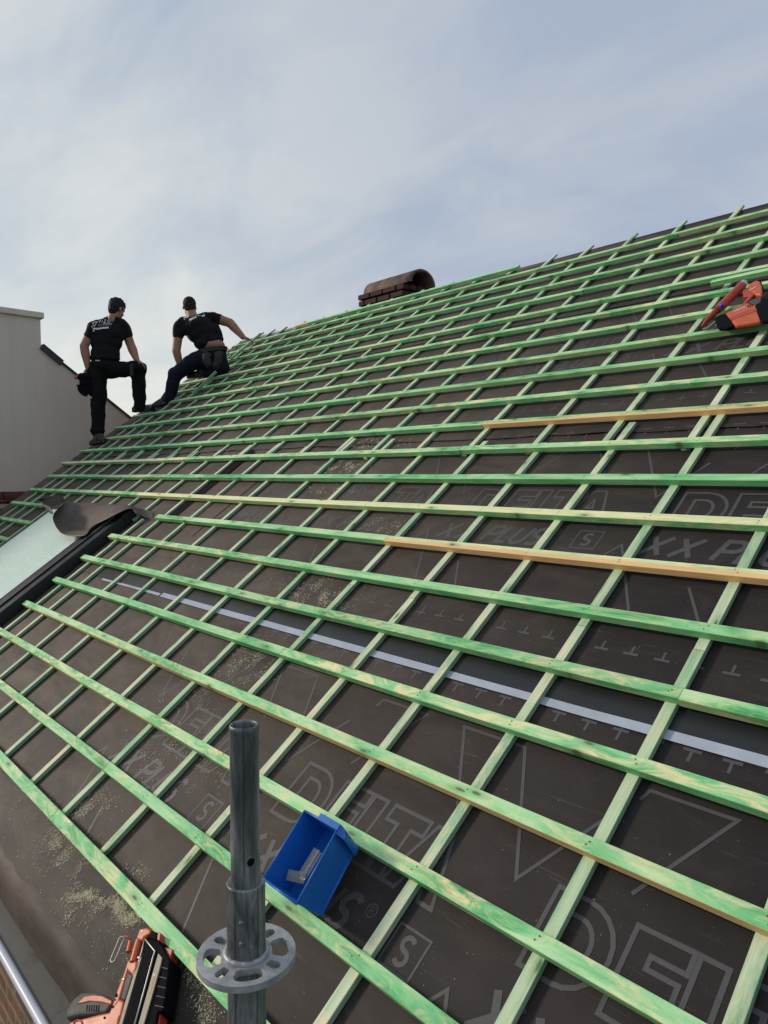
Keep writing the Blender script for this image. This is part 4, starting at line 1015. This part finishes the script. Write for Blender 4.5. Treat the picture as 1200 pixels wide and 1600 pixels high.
plate(g2, 'grip_head', 2, [(875, 255), (960, 200), (1030, 172), (1070, 190), (1112, 265), (1100, 400), (1020, 400), (960, 360), (900, 320)], W2+0.05, 0.03, M_ORG, 0.009)
plate(g2, 'grip', 2, [(800, 330), (900, 320), (1000, 380), (960, 420), (850, 545), (775, 565), (900, 420), (810, 430)], W2+0.042, 0.03, M_RED2, 0.006)
plate(g2, 'head_cap', 2, [(1070, 190), (1095, 200), (1125, 280), (1105, 330)], W2+0.046, 0.03, M_BLK, 0.004)
plate(g2, 'body_foot', 2, [(620, 760), (980, 640), (1050, 780), (700, 860)], W2+0.024, 0.0235, M_BLK, 0.003)
for vx in (0, 1, 2): plate(g2, 'vent_slot', 2, [(880+vx*28, 560-vx*6), (894+vx*28, 557-vx*6), (906+vx*28, 600-vx*6), (892+vx*28, 604-vx*6)], W2+0.0495, 0.004, M_BLK, 0.0006)
rod(g2, 'drive_tip', 2, [(190, 945, W2+0.014), (260, 930, W2+0.016), (380, 830, W2+0.030)], 0.007, M_STL, 10)
rod(g2, 'trigger', 2, [(385, 880, W2+0.03), (470, 905, W2+0.03)], 0.008, M_DGR, 10)
bm = bmesh.new(); c_ = gp(2, 480, 572, W2+0.062); bmesh.ops.create_uvsphere(bm, u_segments=16, v_segments=8, radius=0.0125, matrix=Matrix.Translation(c_)); o = obj('button', bm, M_BLU2, None, True); attach(o, g2)
o0 = gp(2, 680, 668, W2+0.0492); ex = (gp(2, 825, 605, W2+0.0492)-o0).normalized(); ey = NW.cross(ex)
bm = bmesh.new(); textrib(bm, 'PASLODE', o0, ex, ey, 0.0095, 0.0026, 0.85); o = obj('brand_lettering', bm, M_WHT); attach(o, g2)
bm = bmesh.new(); box(bm, -0.02, 0.02, -0.003, 0.003, 0, 0.002, 0, Matrix.Translation(gp(2, 965, 310, W2+0.0505)) @ (ROOFM @ Matrix.Rotation(1.0, 3, 'Z')).to_4x4()); o = obj('white_slider', bm, M_WHT); attach(o, g2)

# ------------------------------------------------------------------ people
def blob(name, prims, mats, par, voxel=0.009, smooth=4, fold=0.0, fs=9.0, seed=0.0):
    """union of tapered capsules and ellipsoids grown into one smooth surface"""
    bm = bmesh.new()
    for p in prims:
        if p[0] == 'c':
            _, a0, b0, r0, r1 = p; L = (b0-a0).length; n = max(2, int(L/0.02)); pts_ = [a0.lerp(b0, i/n) for i in range(n+1)]
            tube(bm, pts_, [r0+(r1-r0)*i/n for i in range(n+1)], 18)
            for c_, r_ in ((a0, r0), (b0, r1)): bmesh.ops.create_uvsphere(bm, u_segments=18, v_segments=12, radius=r_, matrix=Matrix.Translation(c_))
        else:
            _, c_, ax, hs = p          # centre, (x axis, z axis), half sizes
            X = ax[0].normalized(); Z = (ax[1]-X*ax[1].dot(X)).normalized(); Y = Z.cross(X)
            M_ = Matrix((X*hs[0], Y*hs[1], Z*hs[2])).transposed().to_4x4(); M_.translation = c_
            bmesh.ops.create_uvsphere(bm, u_segments=24, v_segments=16, radius=1, matrix=M_)
    o = obj(name, bm, mats)
    rm = o.modifiers.new('r', 'REMESH'); rm.mode = 'VOXEL'; rm.voxel_size = voxel; rm.use_smooth_shade = True
    sm = o.modifiers.new('s', 'SMOOTH'); sm.iterations = smooth; sm.factor = 0.6
    bpy.context.view_layer.update(); dg = bpy.context.evaluated_depsgraph_get()
    me = bpy.data.meshes.new_from_object(o.evaluated_get(dg)); o.modifiers.clear(); o.data = me
    if fold:
        for v in me.vertices:
            c_ = v.co; n_ = mnoise.noise(Vector((c_.x*fs, c_.y*fs, c_.z*fs*0.6+seed)))+0.5*mnoise.noise(Vector((c_.x*fs*2.3, c_.y*fs*2.3, c_.z*fs*1.6+seed)))
            v.co = c_ + v.normal*n_*fold
    for pl in me.polygons: pl.use_smooth = True
    if par: attach(o, par)
    return o
a = MT('skin'); f = a.noise(a.co(), 12, 5, 0.6)
M_SKIN = a.set(a.mix(f, (0.27, 0.125, 0.08), (0.38, 0.19, 0.125)), 0.55, 0, a.bump(f, 0.15, 0.003), 0.4)
M_SHIRT = simple('black_cotton', (0.0085, 0.0085, 0.010), 0.85, 0, 0.3, 30, 0.3, 0.2)
M_TROU = simple('black_work_cloth', (0.0055, 0.0056, 0.007), 0.85, 0, 0.3, 25, 0.3, 0.2)
M_JEAN = simple('navy_work_cloth', (0.008, 0.011, 0.020), 0.85, 0, 0.4, 25, 0.3, 0.2)
M_BOOT = simple('dark_brown_leather', (0.022, 0.016, 0.013), 0.5, 0, 0.4, 25, 0.3)
M_HAIR = simple('dark_hair', (0.010, 0.008, 0.007), 0.7, 0, 0.4, 120, 0.6, 0.3); M_HAIR2 = simple('short_brown_hair', (0.022, 0.014, 0.010), 0.8, 0, 0.4, 160, 0.6, 0.2)
M_LEA = simple('black_pouch_leather', (0.010, 0.009, 0.009), 0.6, 0, 0.3, 20, 0.3)
UPV = Vector((0, 0, 1)); RT = Vector((RIGHT.x, RIGHT.y, 0)).normalized(); FW = Vector((FWD.x, FWD.y, 0)).normalized()
def hand(prims, wrist, direction, palm_n, scale=1.0, curl=0.5):
    """palm, four unequal fingers with two bends, a thumb from the side of the palm"""
    d = direction.normalized(); n_ = (palm_n - d*palm_n.dot(d)).normalized(); s = n_.cross(d)
    pc = wrist + d*0.045*scale
    prims.append(('e', pc, (s, n_), (0.042*scale, 0.05*scale, 0.017*scale)))
    for i, (off, L) in enumerate(((-0.030, 0.066), (-0.010, 0.078), (0.010, 0.073), (0.029, 0.056))):
        b = pc + d*0.038*scale + s*off*scale; dd = d; q = b
        for k in range(3):
            dd = (d*math.cos(curl*(k+0.4)) - n_*math.sin(curl*(k+0.4))).normalized(); e_ = q + dd*L*scale*(0.42, 0.32, 0.26)[k]
            prims.append(('c', q, e_, 0.0092*scale-0.0008*k, 0.0085*scale-0.0008*k)); q = e_
    b = pc - s*0.034*scale - d*0.012*scale; m_ = b + (d*0.6 - s*0.8).normalized()*0.035*scale
    prims.append(('c', b, m_, 0.012*scale, 0.0105*scale)); prims.append(('c', m_, m_+(d*0.9 - s*0.1 - n_*0.4).normalized()*0.032*scale, 0.0105*scale, 0.009*scale))
def head(prims, c, face, up, s=1.0):
    f_ = face.normalized(); u_ = (up - f_*up.dot(f_)).normalized(); r_ = f_.cross(u_)
    prims += [('e', c+u_*0.025*s, (r_, u_), (0.074*s, 0.093*s, 0.090*s)), ('e', c+f_*0.030*s-u_*0.045*s, (r_, u_), (0.056*s, 0.060*s, 0.070*s)),
              ('e', c+f_*0.088*s-u_*0.028*s, (r_, u_), (0.013*s, 0.020*s, 0.022*s)), ('e', c+f_*0.080*s-u_*0.066*s, (r_, u_), (0.022*s, 0.010*s, 0.009*s)),
              ('e', c+f_*0.060*s-u_*0.098*s, (r_, u_), (0.026*s, 0.022*s, 0.016*s)), ('e', c+f_*0.083*s+u_*0.008*s, (r_, u_), (0.048*s, 0.010*s, 0.007*s))]
    for sg in (-1, 1):
        prims.append(('e', c+r_*0.076*s*sg-u_*0.018*s-f_*0.004*s, (r_, u_), (0.010*s, 0.018*s, 0.031*s)))
    return f_, u_, r_

# first man: standing, right foot up the slope, bent slightly forward, saw in the left hand
D1 = 8.50
def p1(x, y, dz=0.0): return pt(x, y, D1+dz)
man = thing('person', 'person in black work clothes standing at the roof edge with one foot higher up', 'person', R3(*onW(152, 694, W_TOP)[:2], W_TOP), 'roofers working at the far end')
face = (FW*0.86 + RT*0.52 - UPV*0.34)
bp = []
hc = p1(183, 482.5, 0.03)
head(bp, hc, face, UPV*1.0 + face*0.25)
bp += [('c', p1(180.5, 489, 0.02), p1(176, 501, 0.0), 0.056, 0.066)]
LS, LE_, LW_ = p1(145.5, 512, -0.03), p1(131.5, 541, -0.06), p1(137, 573, -0.05)
RS, RE_, RW_ = p1(193.5, 510, 0.05), p1(204.0, 538.5, 0.10), p1(213.5, 562, 0.03)
bp += [('c', LS, LE_, 0.060, 0.050), ('c', LE_, LE_.lerp(LW_, 0.35), 0.050, 0.052), ('c', LE_.lerp(LW_, 0.35), LW_, 0.052, 0.033),
       ('c', RS, RE_, 0.060, 0.052), ('c', RE_, RE_.lerp(RW_, 0.35), 0.052, 0.054), ('c', RE_.lerp(RW_, 0.35), RW_, 0.054, 0.034)]
hand(bp, LW_, -UPV + FW*0.05 - RT*0.15, RT*0.9, 1.0, 0.75)
hand(bp, RW_, RT*0.75 - UPV*0.55, UPV*0.8+RT*0.4, 1.0, 0.35)
bp += [('e', p1(167, 522, 0.02), (RT, UPV), (0.165, 0.09, 0.17)), ('e', p1(164, 552, 0.0), (RT, UPV), (0.14, 0.085, 0.15)),
       ('c', p1(152, 578), p1(154, 628), 0.08, 0.055), ('c', p1(154, 628), p1(154, 690, 0.0), 0.052, 0.036), ('c', p1(170, 576, 0.02), p1(213, 575, 0.05), 0.08, 0.058), ('c', p1(213, 577, 0.05), p1(217, 622, 0.12), 0.052, 0.036)]
body = blob('body', bp, M_SKIN, man, 0.009, 1)
fc = face.normalized(); hu = (UPV - fc*UPV.dot(fc)).normalized(); hr = fc.cross(hu)
hp = [('e', hc+hu*0.048-fc*0.012, (hr, hu), (0.084, 0.100, 0.082)), ('e', hc+hu*0.010-fc*0.042, (hr, hu), (0.079, 0.066, 0.085)), ('e', hc-hu*0.035-fc*0.050, (hr, hu), (0.062, 0.050, 0.060)),
      ('e', hc+hu*0.078+fc*0.030, (hr, hu), (0.060, 0.052, 0.040)), ('e', hc+hu*0.02+hr*0.045-fc*0.0, (hr, hu), (0.040, 0.045, 0.055)), ('e', hc+hu*0.02-hr*0.045-fc*0.0, (hr, hu), (0.040, 0.045, 0.055))]
blob('hair', hp, M_HAIR, man, 0.007, 1, 0.009, 48)
shp = [('c', p1(148, 511.5, -0.02), p1(176, 500.5, 0.0), 0.070, 0.060), ('c', p1(176, 500.5), p1(191, 508.0, 0.03), 0.062, 0.072),
       ('e', p1(169, 521, 0.01), (RT, UPV), (0.196, 0.122, 0.160)), ('e', p1(166, 535, 0.01), (RT, UPV), (0.190, 0.118, 0.16)), ('e', p1(164.5, 552, 0.0), (RT, UPV), (0.172, 0.118, 0.125)), ('e', p1(163.5, 560, 0.0), (RT, UPV), (0.178, 0.122, 0.055)),
       ('c', LS, LS.lerp(LE_, 0.42), 0.070, 0.067), ('c', RS, RS.lerp(RE_, 0.48), 0.070, 0.065)]
shirt1 = blob('t_shirt', shp, M_SHIRT, man, 0.012, 3, 0.013, 11, 1.0)
LK1, LA1 = p1(154, 626, 0.0), p1(154.5, 683, 0.0)
RK1, RA1 = p1(214.5, 576, 0.05), p1(219, 633, 0.13)
tp = [('e', p1(161.5, 572, 0.0), (RT, UPV), (0.172, 0.122, 0.105)), ('c', p1(151.5, 581, 0.0), p1(154, 600), 0.108, 0.098), ('c', p1(154, 600), LK1, 0.098, 0.088), ('c', LK1, p1(153.5, 655), 0.086, 0.078), ('c', p1(153.5, 655), p1(153, 675), 0.078, 0.070), ('e', p1(152.5, 673), (RT, UPV), (0.086, 0.078, 0.035)), ('c', p1(153, 675), LA1, 0.066, 0.060),
      ('c', p1(171, 577.5, 0.02), p1(193, 577, 0.04), 0.105, 0.096), ('c', p1(193, 577, 0.04), RK1, 0.096, 0.088), ('e', RK1+RT*0.015, (RT, UPV), (0.098, 0.098, 0.09)), ('c', RK1, p1(217, 600, 0.10), 0.088, 0.083), ('c', p1(217, 600, 0.10), p1(218.5, 622, 0.13), 0.083, 0.076), ('e', p1(218, 619, 0.13), (RT, UPV), (0.082, 0.078, 0.04)), ('c', p1(218.5, 622, 0.13), p1(219, 636, 0.14), 0.070, 0.064)]
blob('trousers', tp, M_TROU, man, 0.012, 3, 0.013, 13, 2.0)
lf = R3(*onW(153, 694, W_TOP)[:2], W_TOP)
def boot(ankle, toe_dir, sole_pt, mat, name='boot', par=None, nrm=UPV):
    t = toe_dir.normalized(); s = sole_pt
    side = t.cross(nrm).normalized(); up = side.cross(t).normalized()
    pr = [('c', ankle, s+up*0.07-t*0.02, 0.058, 0.054), ('e', s+t*0.04+up*0.042, (side, up), (0.047, 0.12, 0.042)), ('e', s+t*0.10+up*0.034, (side, up), (0.045, 0.075, 0.033)), ('e', s-t*0.055+up*0.04, (side, up), (0.042, 0.045, 0.042)), ('e', s+t*0.035+up*0.013, (side, up), (0.050, 0.145, 0.016))]
    return blob(name, pr, mat, par, 0.007, 2)
boot(p1(153.5, 684), -RT*0.8 + FW*0.5 - UPV*0.12, lf+RT*0.02+UPV*0.0, M_BOOT, par=man, nrm=UPV)
rf = pt(222, 643.5, onW(222, 643.5, W_TOP)[2])
boot(p1(219, 632, 0.14), RT*0.9 + FW*0.4 + UPV*0.12, pt(220, 644, D1+0.17), M_BOOT, par=man, nrm=UPV)
bm = bmesh.new()
for (x, y, sx, sz) in ((206, 575, 0.020, 0.10), (141, 575, 0.035, 0.075)):
    c_ = p1(x, y, -0.085 if x > 200 else -0.02); box(bm, -sx, sx, -0.025, 0.025, -sz, sz*0.4, 0, Matrix.Translation(c_) @ Matrix((RT, FW, UPV)).transposed().to_4x4())
o = obj('tool_pouch', bm, M_LEA); attach(o, man); bevel(o, 0.012, 3)
bm = bmesh.new(); box(bm, -0.028, 0.028, -0.004, 0.004, -0.008, 0.008, 0, Matrix.Translation(p1(152.5, 563.5, -0.128)) @ Matrix((RT, FW, UPV)).transposed().to_4x4())
o = obj('belt_clip', bm, M_STRIP); attach(o, man); bevel(o, 0.003)

# the saw he carries
saw = thing('circular_saw', 'black handheld circular saw with orange tip hanging from the standing worker', 'circular saw', p1(131, 600, -0.08))
def sawmat(c): return Matrix.Translation(c) @ Matrix((RT, FW, UPV)).transposed().to_4x4()
def disc(bm, c, r, th, M0=None, seg=28):
    A_ = [c + RT*r*math.cos(2*math.pi*k/seg) + UPV*r*math.sin(2*math.pi*k/seg) - FW*th/2 for k in range(seg)]
    prism(bm, A_, FW*th)
bm = bmesh.new(); disc(bm, p1(134, 606, -0.07), 0.092, 0.045); o = obj('blade_guard', bm, M_BLK); attach(o, saw); bevel(o, 0.008, 3)
bm = bmesh.new(); disc(bm, p1(134.5, 609, -0.03), 0.080, 0.004); o = obj('blade', bm, M_DGR); attach(o, saw)
blob('motor', [('c', p1(127.5, 589, -0.07), p1(142, 590, -0.05), 0.048, 0.052), ('c', p1(130, 598, -0.08), p1(140, 600, -0.06), 0.045, 0.045)], M_BLK, saw, 0.007, 2)
blob('battery', [('c', p1(118.5, 590, -0.07), p1(123, 589, -0.07), 0.022, 0.027)], M_ORG, saw, 0.006, 1)
bm = bmesh.new(); tube(bm, [p1(137, 579, -0.05), p1(134, 583, -0.06), p1(139, 590, -0.07)], 0.014, 12); o = obj('handle', bm, M_BLK, None, True); attach(o, saw)
bm = bmesh.new(); prism(bm, [p1(115.5, 600, -0.10), p1(128, 597.5, -0.10), p1(129, 599, -0.10), p1(118.5, 601.8, -0.10), p1(121.5, 605.5, -0.10), p1(119.8, 605.8, -0.10)], FW*0.10); o = obj('base_plate', bm, M_STRIP); attach(o, saw)
bm = bmesh.new(); prism(bm, [p1(136, 618, -0.10), p1(138, 616.6, -0.10), p1(143.6, 621, -0.10), p1(143.3, 622.6, -0.10)], FW*0.09); o = obj('base_tail', bm, M_STRIP); attach(o, saw)

# second man: one knee down on the battens, reaching along the ridge
D2 = 8.58
def p2(x, y, dz=0.0): return pt(x, y, D2+dz)
man2 = thing('person', 'person in dark t-shirt and tool belt kneeling on the battens, reaching right', 'person', p2(335, 584, 0.0), 'roofers working at the far end')
face2 = (FW*0.9 - RT*0.28 - UPV*0.35)
bp = []; hc2 = p2(296, 479.5, 0.05)
head(bp, hc2, face2, UPV + face2*0.2, 0.97)
bp += [('c', p2(298, 486, 0.03), p2(301, 498, 0.0), 0.058, 0.070)]
LS, LE_, LW_ = p2(280, 511, 0.0), p2(275.5, 548, -0.03), p2(281, 570, 0.0)
RS, RE_, RW_ = p2(334, 496.5, 0.08), p2(359, 504.5, 0.12), p2(379.5, 526.5, 0.06)
bp += [('c', LS, LE_, 0.060, 0.050), ('c', LE_, LE_.lerp(LW_, 0.4), 0.050, 0.048), ('c', LE_.lerp(LW_, 0.4), LW_, 0.048, 0.036),
       ('c', RS, RE_, 0.064, 0.054), ('c', RE_, RE_.lerp(RW_, 0.35), 0.056, 0.052), ('c', RE_.lerp(RW_, 0.35), RW_, 0.052, 0.034)]
hand(bp, LW_, -UPV*0.8 + RT*0.3, RT*0.5+UPV*0.3, 1.0, 0.4)
hand(bp, RW_, RT*0.9 - UPV*0.35, UPV*0.9+RT*0.3, 1.05, 0.55)
bp += [('e', p2(309, 516, 0.0), (RT, UPV), (0.15, 0.09, 0.16)), ('e', p2(330, 540, 0.0), (RT, UPV), (0.165, 0.112, 0.09)), ('c', p2(320, 557), p2(276, 584), 0.07, 0.055), ('c', p2(275, 585), p2(267, 610), 0.05, 0.036), ('c', p2(340, 558), p2(350, 578), 0.07, 0.055), ('c', p2(350, 580), p2(318, 586, 0.05), 0.05, 0.04)]
blob('body', bp, M_SKIN, man2, 0.009, 1)
fc = face2.normalized(); hu = (UPV - fc*UPV.dot(fc)).normalized(); hr = fc.cross(hu)
blob('hair', [('e', hc2+hu*0.036-fc*0.012, (hr, hu), (0.076, 0.094, 0.082)), ('e', hc2-hu*0.005-fc*0.036, (hr, hu), (0.073, 0.064, 0.080)), ('e', hc2-hu*0.045-fc*0.048, (hr, hu), (0.058, 0.042, 0.045))], M_HAIR2, man2, 0.007, 1, 0.005, 60)
lean = (p2(303, 500)-p2(326, 536)).normalized(); wid_ = (RT*0.92+UPV*0.35)
shp = [('c', p2(286, 506, -0.0), p2(303, 501, 0.0), 0.080, 0.075), ('c', p2(303, 501), p2(330, 495.5, 0.06), 0.075, 0.068),
       ('e', p2(307.5, 511, 0.0), (RT*0.96+UPV*0.22, lean), (0.192, 0.122, 0.115)), ('e', p2(316, 521, 0.0), (RT, lean), (0.175, 0.12, 0.14)), ('e', p2(325, 532, 0.0), (RT, lean), (0.160, 0.12, 0.095)),
       ('c', p2(336, 512, 0.03), p2(343, 530, 0.02), 0.06, 0.05), ('e', p2(319, 538, -0.01), (RT, UPV), (0.120, 0.125, 0.075)), ('c', LS, LS.lerp(LE_, 0.36), 0.076, 0.068), ('c', RS, RS.lerp(RE_, 0.28), 0.072, 0.070)]
shirt2 = blob('t_shirt', shp, M_SHIRT, man2, 0.012, 3, 0.013, 11, 4.0)
LK2, LA2 = p2(273.5, 585, 0.0), p2(265.5, 617, 0.02)
tp = [('e', p2(330.5, 552, 0.0), (RT, UPV), (0.172, 0.125, 0.095)), ('c', p2(321, 556, -0.02), p2(297, 569, -0.02), 0.105, 0.098), ('c', p2(297, 569, -0.02), LK2, 0.098, 0.086), ('e', LK2, (RT, UPV), (0.088, 0.09, 0.085)), ('c', LK2, p2(270, 600, 0.0), 0.084, 0.078), ('c', p2(270, 600, 0.0), p2(265.5, 619, 0.02), 0.078, 0.066), ('c', p2(266, 617, 0.02), p2(263, 624, 0.03), 0.062, 0.058),
      ('c', p2(341, 556, 0.0), p2(347, 574, -0.02), 0.10, 0.090), ('c', p2(345, 577, 0.0), p2(322, 583, 0.03), 0.075, 0.060), ('e', p2(336, 566, 0.0), (RT, UPV), (0.13, 0.11, 0.12))]
blob('trousers', tp, M_JEAN, man2, 0.012, 3, 0.013, 13, 5.0)
boot(LA2+UPV*0.02, -RT*0.85 - UPV*0.25 + FW*0.1, p2(259, 632.5, 0.05), M_BOOT, par=man2, nrm=(UPV*0.95-RT*0.2))
boot(p2(318, 582, 0.04), -RT*0.8 - UPV*0.05 + FW*0.2, p2(312, 590.0, 0.06), M_BOOT, par=man2)
blob('tool_pouch', [('e', p2(323, 562, -0.12), (RT, UPV), (0.055, 0.05, 0.095)), ('c', p2(320, 556, -0.12), p2(327, 556, -0.12), 0.035, 0.035), ('e', p2(326, 568, -0.13), (RT, UPV), (0.045, 0.045, 0.06))], M_LEA, man2, 0.009, 2, 0.006, 16)
blob('tool_pouch', [('e', p2(341, 561, -0.11), (RT, UPV), (0.055, 0.045, 0.10)), ('c', p2(337, 553, -0.11), p2(346, 553, -0.10), 0.03, 0.03), ('e', p2(338, 571, -0.10), (RT, UPV), (0.06, 0.05, 0.06))], M_LEA, man2, 0.009, 2, 0.006, 16)
bm = bmesh.new(); n = 40
for k in range(n):
    t0, t1 = 2*math.pi*k/n, 2*math.pi*(k+1)/n; c_ = p2(331, 545.5, 0.0); rx, ry = 0.178, 0.132
    P_ = lambda t, w: c_ + RT*rx*math.cos(t)*w + FW*ry*math.sin(t)*w + UPV*(0.03*math.cos(t))
    vs = [P_(t0, 1), P_(t1, 1), P_(t1, 1)-UPV*0.045, P_(t0, 1)-UPV*0.045]; bm.faces.new([bm.verts.new(v) for v in vs])
bmesh.ops.remove_doubles(bm, verts=bm.verts, dist=0.0005)
o = obj('tool_belt', bm, M_LEA); attach(o, man2); sd = o.modifiers.new('t', 'SOLIDIFY'); sd.thickness = 0.006
bm = bmesh.new(); c_ = p2(353.5, 547, -0.05); tube(bm, [c_+RT*0.0+UPV*0.03, c_+RT*0.03+UPV*0.01, c_+RT*0.032-UPV*0.035, c_-UPV*0.05], 0.005, 8); o = obj('hammer_loop', bm, M_LEA, None, True); attach(o, man2)

# prints on the backs of the shirts, laid on the cloth
def shirtprint(par, shirt, fn):
    me = shirt.data; Mw = shirt.matrix_world
    bpy.context.view_layer.update(); Mw = shirt.matrix_world.copy()
    bv = BVHTree.FromPolygons([Mw @ v.co for v in me.vertices], [tuple(p.vertices) for p in me.polygons])
    def put(q):
        d = ray(q.x, q.y).normalized(); h, nrm, i, ds = bv.ray_cast(CAM, d)
        return (h - d*0.004) if h is not None else CAM + d*8.4
    bm = bmesh.new(); fn(bm, put)
    o = obj('shirt_print', bm, M_WHT); o.parent = par   # the shirt mesh already sits in world space
def word(bm, put, s, x, y, ex, ey, h, wd, adv=0.9, slant=0.25):
    cx_ = 0
    for ch in s:
        for pl in STRK.get(ch, []):
            ribbon(bm, [(x+ex[0]*(cx_+(a0+b0*slant))*h + ey[0]*b0*h, y+ex[1]*(cx_+(a0+b0*slant))*h+ey[1]*b0*h) for a0, b0 in pl], wd, put, 1.0)
        cx_ += adv*(0.55 if ch == 'I' else 1.0)
def print1(bm, put):
    R_ = lambda x, y: (130+x/17.14, 490+y/17.14)
    word(bm, put, 'VIZO', *R_(405, 245), (1.0, -0.02), (0.0, -1.0), 4.4, 0.75, 1.28, 0.15)
    ribbon(bm, [R_(250, 245), R_(372, 215), R_(295, 345), R_(250, 245)], 1.0, put, 1.0); ribbon(bm, [R_(225, 335), R_(245, 368)], 1.4, put, 1.0)
    ribbon(bm, [R_(255, 400), R_(400, 405), R_(520, 385), R_(685, 372)], 2.4, put, 1.0); ribbon(bm, [R_(300, 445), R_(262, 475)], 1.8, put, 1.0)
    for k in range(9): ribbon(bm, [R_(400+42*k, 300-2*k), R_(424+42*k, 299-2*k)], 0.55, put, 1.0)
    ribbon(bm, [R_(520, 262), R_(770, 268)], 0.4, put, 1.0)
    for k in range(8): ribbon(bm, [R_(390+46*k, 335-2*k), R_(415+46*k, 333-2*k)], 0.35, put, 1.0)
shirtprint(shirt1, shirt1, print1)
def print2(bm, put):
    R_ = lambda x, y: (270+x/16, 480+y/16)
    ribbon(bm, [R_(270, 265), R_(395, 225), R_(345, 268)], 1.8, put, 1.0); ribbon(bm, [R_(285, 300), R_(310, 312)], 1.2, put, 1.0)
    ribbon(bm, [R_(415, 320), R_(500, 275), R_(590, 235)], 3.0, put, 1.0); ribbon(bm, [R_(540, 170), R_(600, 205)], 1.2, put, 1.0)
    ribbon(bm, [R_(720, 215), R_(800, 215)], 2.0, put, 1.0); ribbon(bm, [R_(640, 130), R_(680, 175)], 0.8, put, 1.0); ribbon(bm, [R_(610, 215), R_(700, 210)], 0.8, put, 1.0); ribbon(bm, [R_(770, 165), R_(800, 190)], 0.8, put, 1.0)
shirtprint(shirt2, shirt2, print2)

# ------------------------------------------------------------------ sawdust and shavings
def sawdust():
    rr = random.Random(21); bm = bmesh.new()
    cl = [((84, 1296), (9, 22), 1100, .5), ((92, 1325), (10, 18), 1300, .5), ((78, 1330), (22, 10), 500, .5), ((130, 1365), (7, 14), 900, .5), ((138, 1385), (9, 9), 1200, .5), ((118, 1402), (18, 5), 900, .5), ((160, 1400), (12, 7), 1800, .5), ((180, 1415), (14, 7), 2200, .5), ((205, 1432), (13, 8), 1700, .5),
          ((112, 1345), (30, 30), 700, .5), ((103, 1428), (8, 9), 260, .5), ((155, 1425), (26, 12), 500, .5), ((280, 1515), (16, 10), 700, .5), ((300, 1535), (18, 14), 700, .5), ((325, 1575), (14, 18), 600, .5), ((40, 1260), (30, 30), 500, .5), ((185, 1480), (60, 30), 500, .5),
          ((135, 1268), (14, 9), 900, .5), ((155, 1255), (16, 12), 700, .5), ((215, 1360), (12, 8), 260, .5), ((300, 1085), (26, 14), 900, .5), ((385, 1045), (26, 14), 1500, .55), ((400, 1020), (16, 16), 900, .55), ((255, 1170), (26, 14), 700, .5), ((245, 1130), (30, 20), 500, .5), ((480, 925), (24, 10), 1500, .6), ((515, 935), (22, 8), 1000, .6), ((500, 905), (24, 9), 700, .6),
          ((560, 695), (14, 5), 600, .9), ((530, 732), (24, 4), 700, .9), ((545, 725), (12, 3), 300, .9), ((590, 690), (14, 4), 260, .9), ((520, 765), (20, 5), 400, .8), ((600, 825), (22, 9), 500, .7), ((230, 1215), (40, 30), 400, .5), ((340, 1190), (30, 24), 300, .5), ((620, 690), (30, 6), 260, .9), ((230, 745), (30, 8), 300, .9)]
    for (cx_, cy_), (sx_, sy_), n_, sc_ in cl:
        for k in range(int(n_*2.3)):
            x, y = rr.gauss(cx_, sx_), rr.gauss(cy_, sy_)
            u, v, t = onW(x, y, W_MEM)
            if u < UL+0.05: continue
            if v < -0.255: continue
            if mnoise.noise(Vector((u*14, v*14, 3)))*1.6+0.45+0.5*mnoise.noise(Vector((u*60, v*60, 3))) < rr.random(): continue
            w = hf(u, v)+0.0035+rr.random()*0.002
            s = (0.0004+0.0022*rr.random()**6)*sc_*(1+0.25*t/2); an = rr.random()*math.pi; L = s*(1+2.2*rr.random()**2)
            c_, s_ = math.cos(an), math.sin(an); tz = rr.uniform(-0.5, 0.5)*s
            q = [(-L, -s*0.5, 0), (L, -s*0.5, tz), (L, s*0.5, tz), (-L, s*0.5, 0.3*s)]
            bm.faces.new([bm.verts.new(R3(u+c_*a0-s_*b0, v+s_*a0+c_*b0, w+z_)) for a0, b0, z_ in q])
    for k in range(2500):
        u = rr.uniform(-6.5, 0.6); v = rr.uniform(-0.25, 2.6)
        w = hf(u, v)+0.0045; s = 0.0003+0.0008*rr.random()**3; an = rr.random()*3.1
        c_, s_ = math.cos(an), math.sin(an)
        bm.faces.new([bm.verts.new(R3(u+c_*a0-s_*b0, v+s_*a0+c_*b0, w+z_)) for a0, b0, z_ in [(-s*1.6, -s*.5, 0), (s*1.6, -s*.5, s*.3), (s*1.6, s*.5, 0), (-s*1.6, s*.5, s*.4)]])
    a = MT('sawdust'); f = a.noise(a.co(), 45, 4, 0.6)
    mt = a.set(a.mix(f, (0.46, 0.41, 0.27), (0.72, 0.67, 0.48)), 0.9, 0, None, 0.1)
    o = obj('sawdust', bm, mt); o['kind'] = 'stuff'; o['label'] = 'pale sawdust and shavings scattered over the dark underlay'
sawdust()
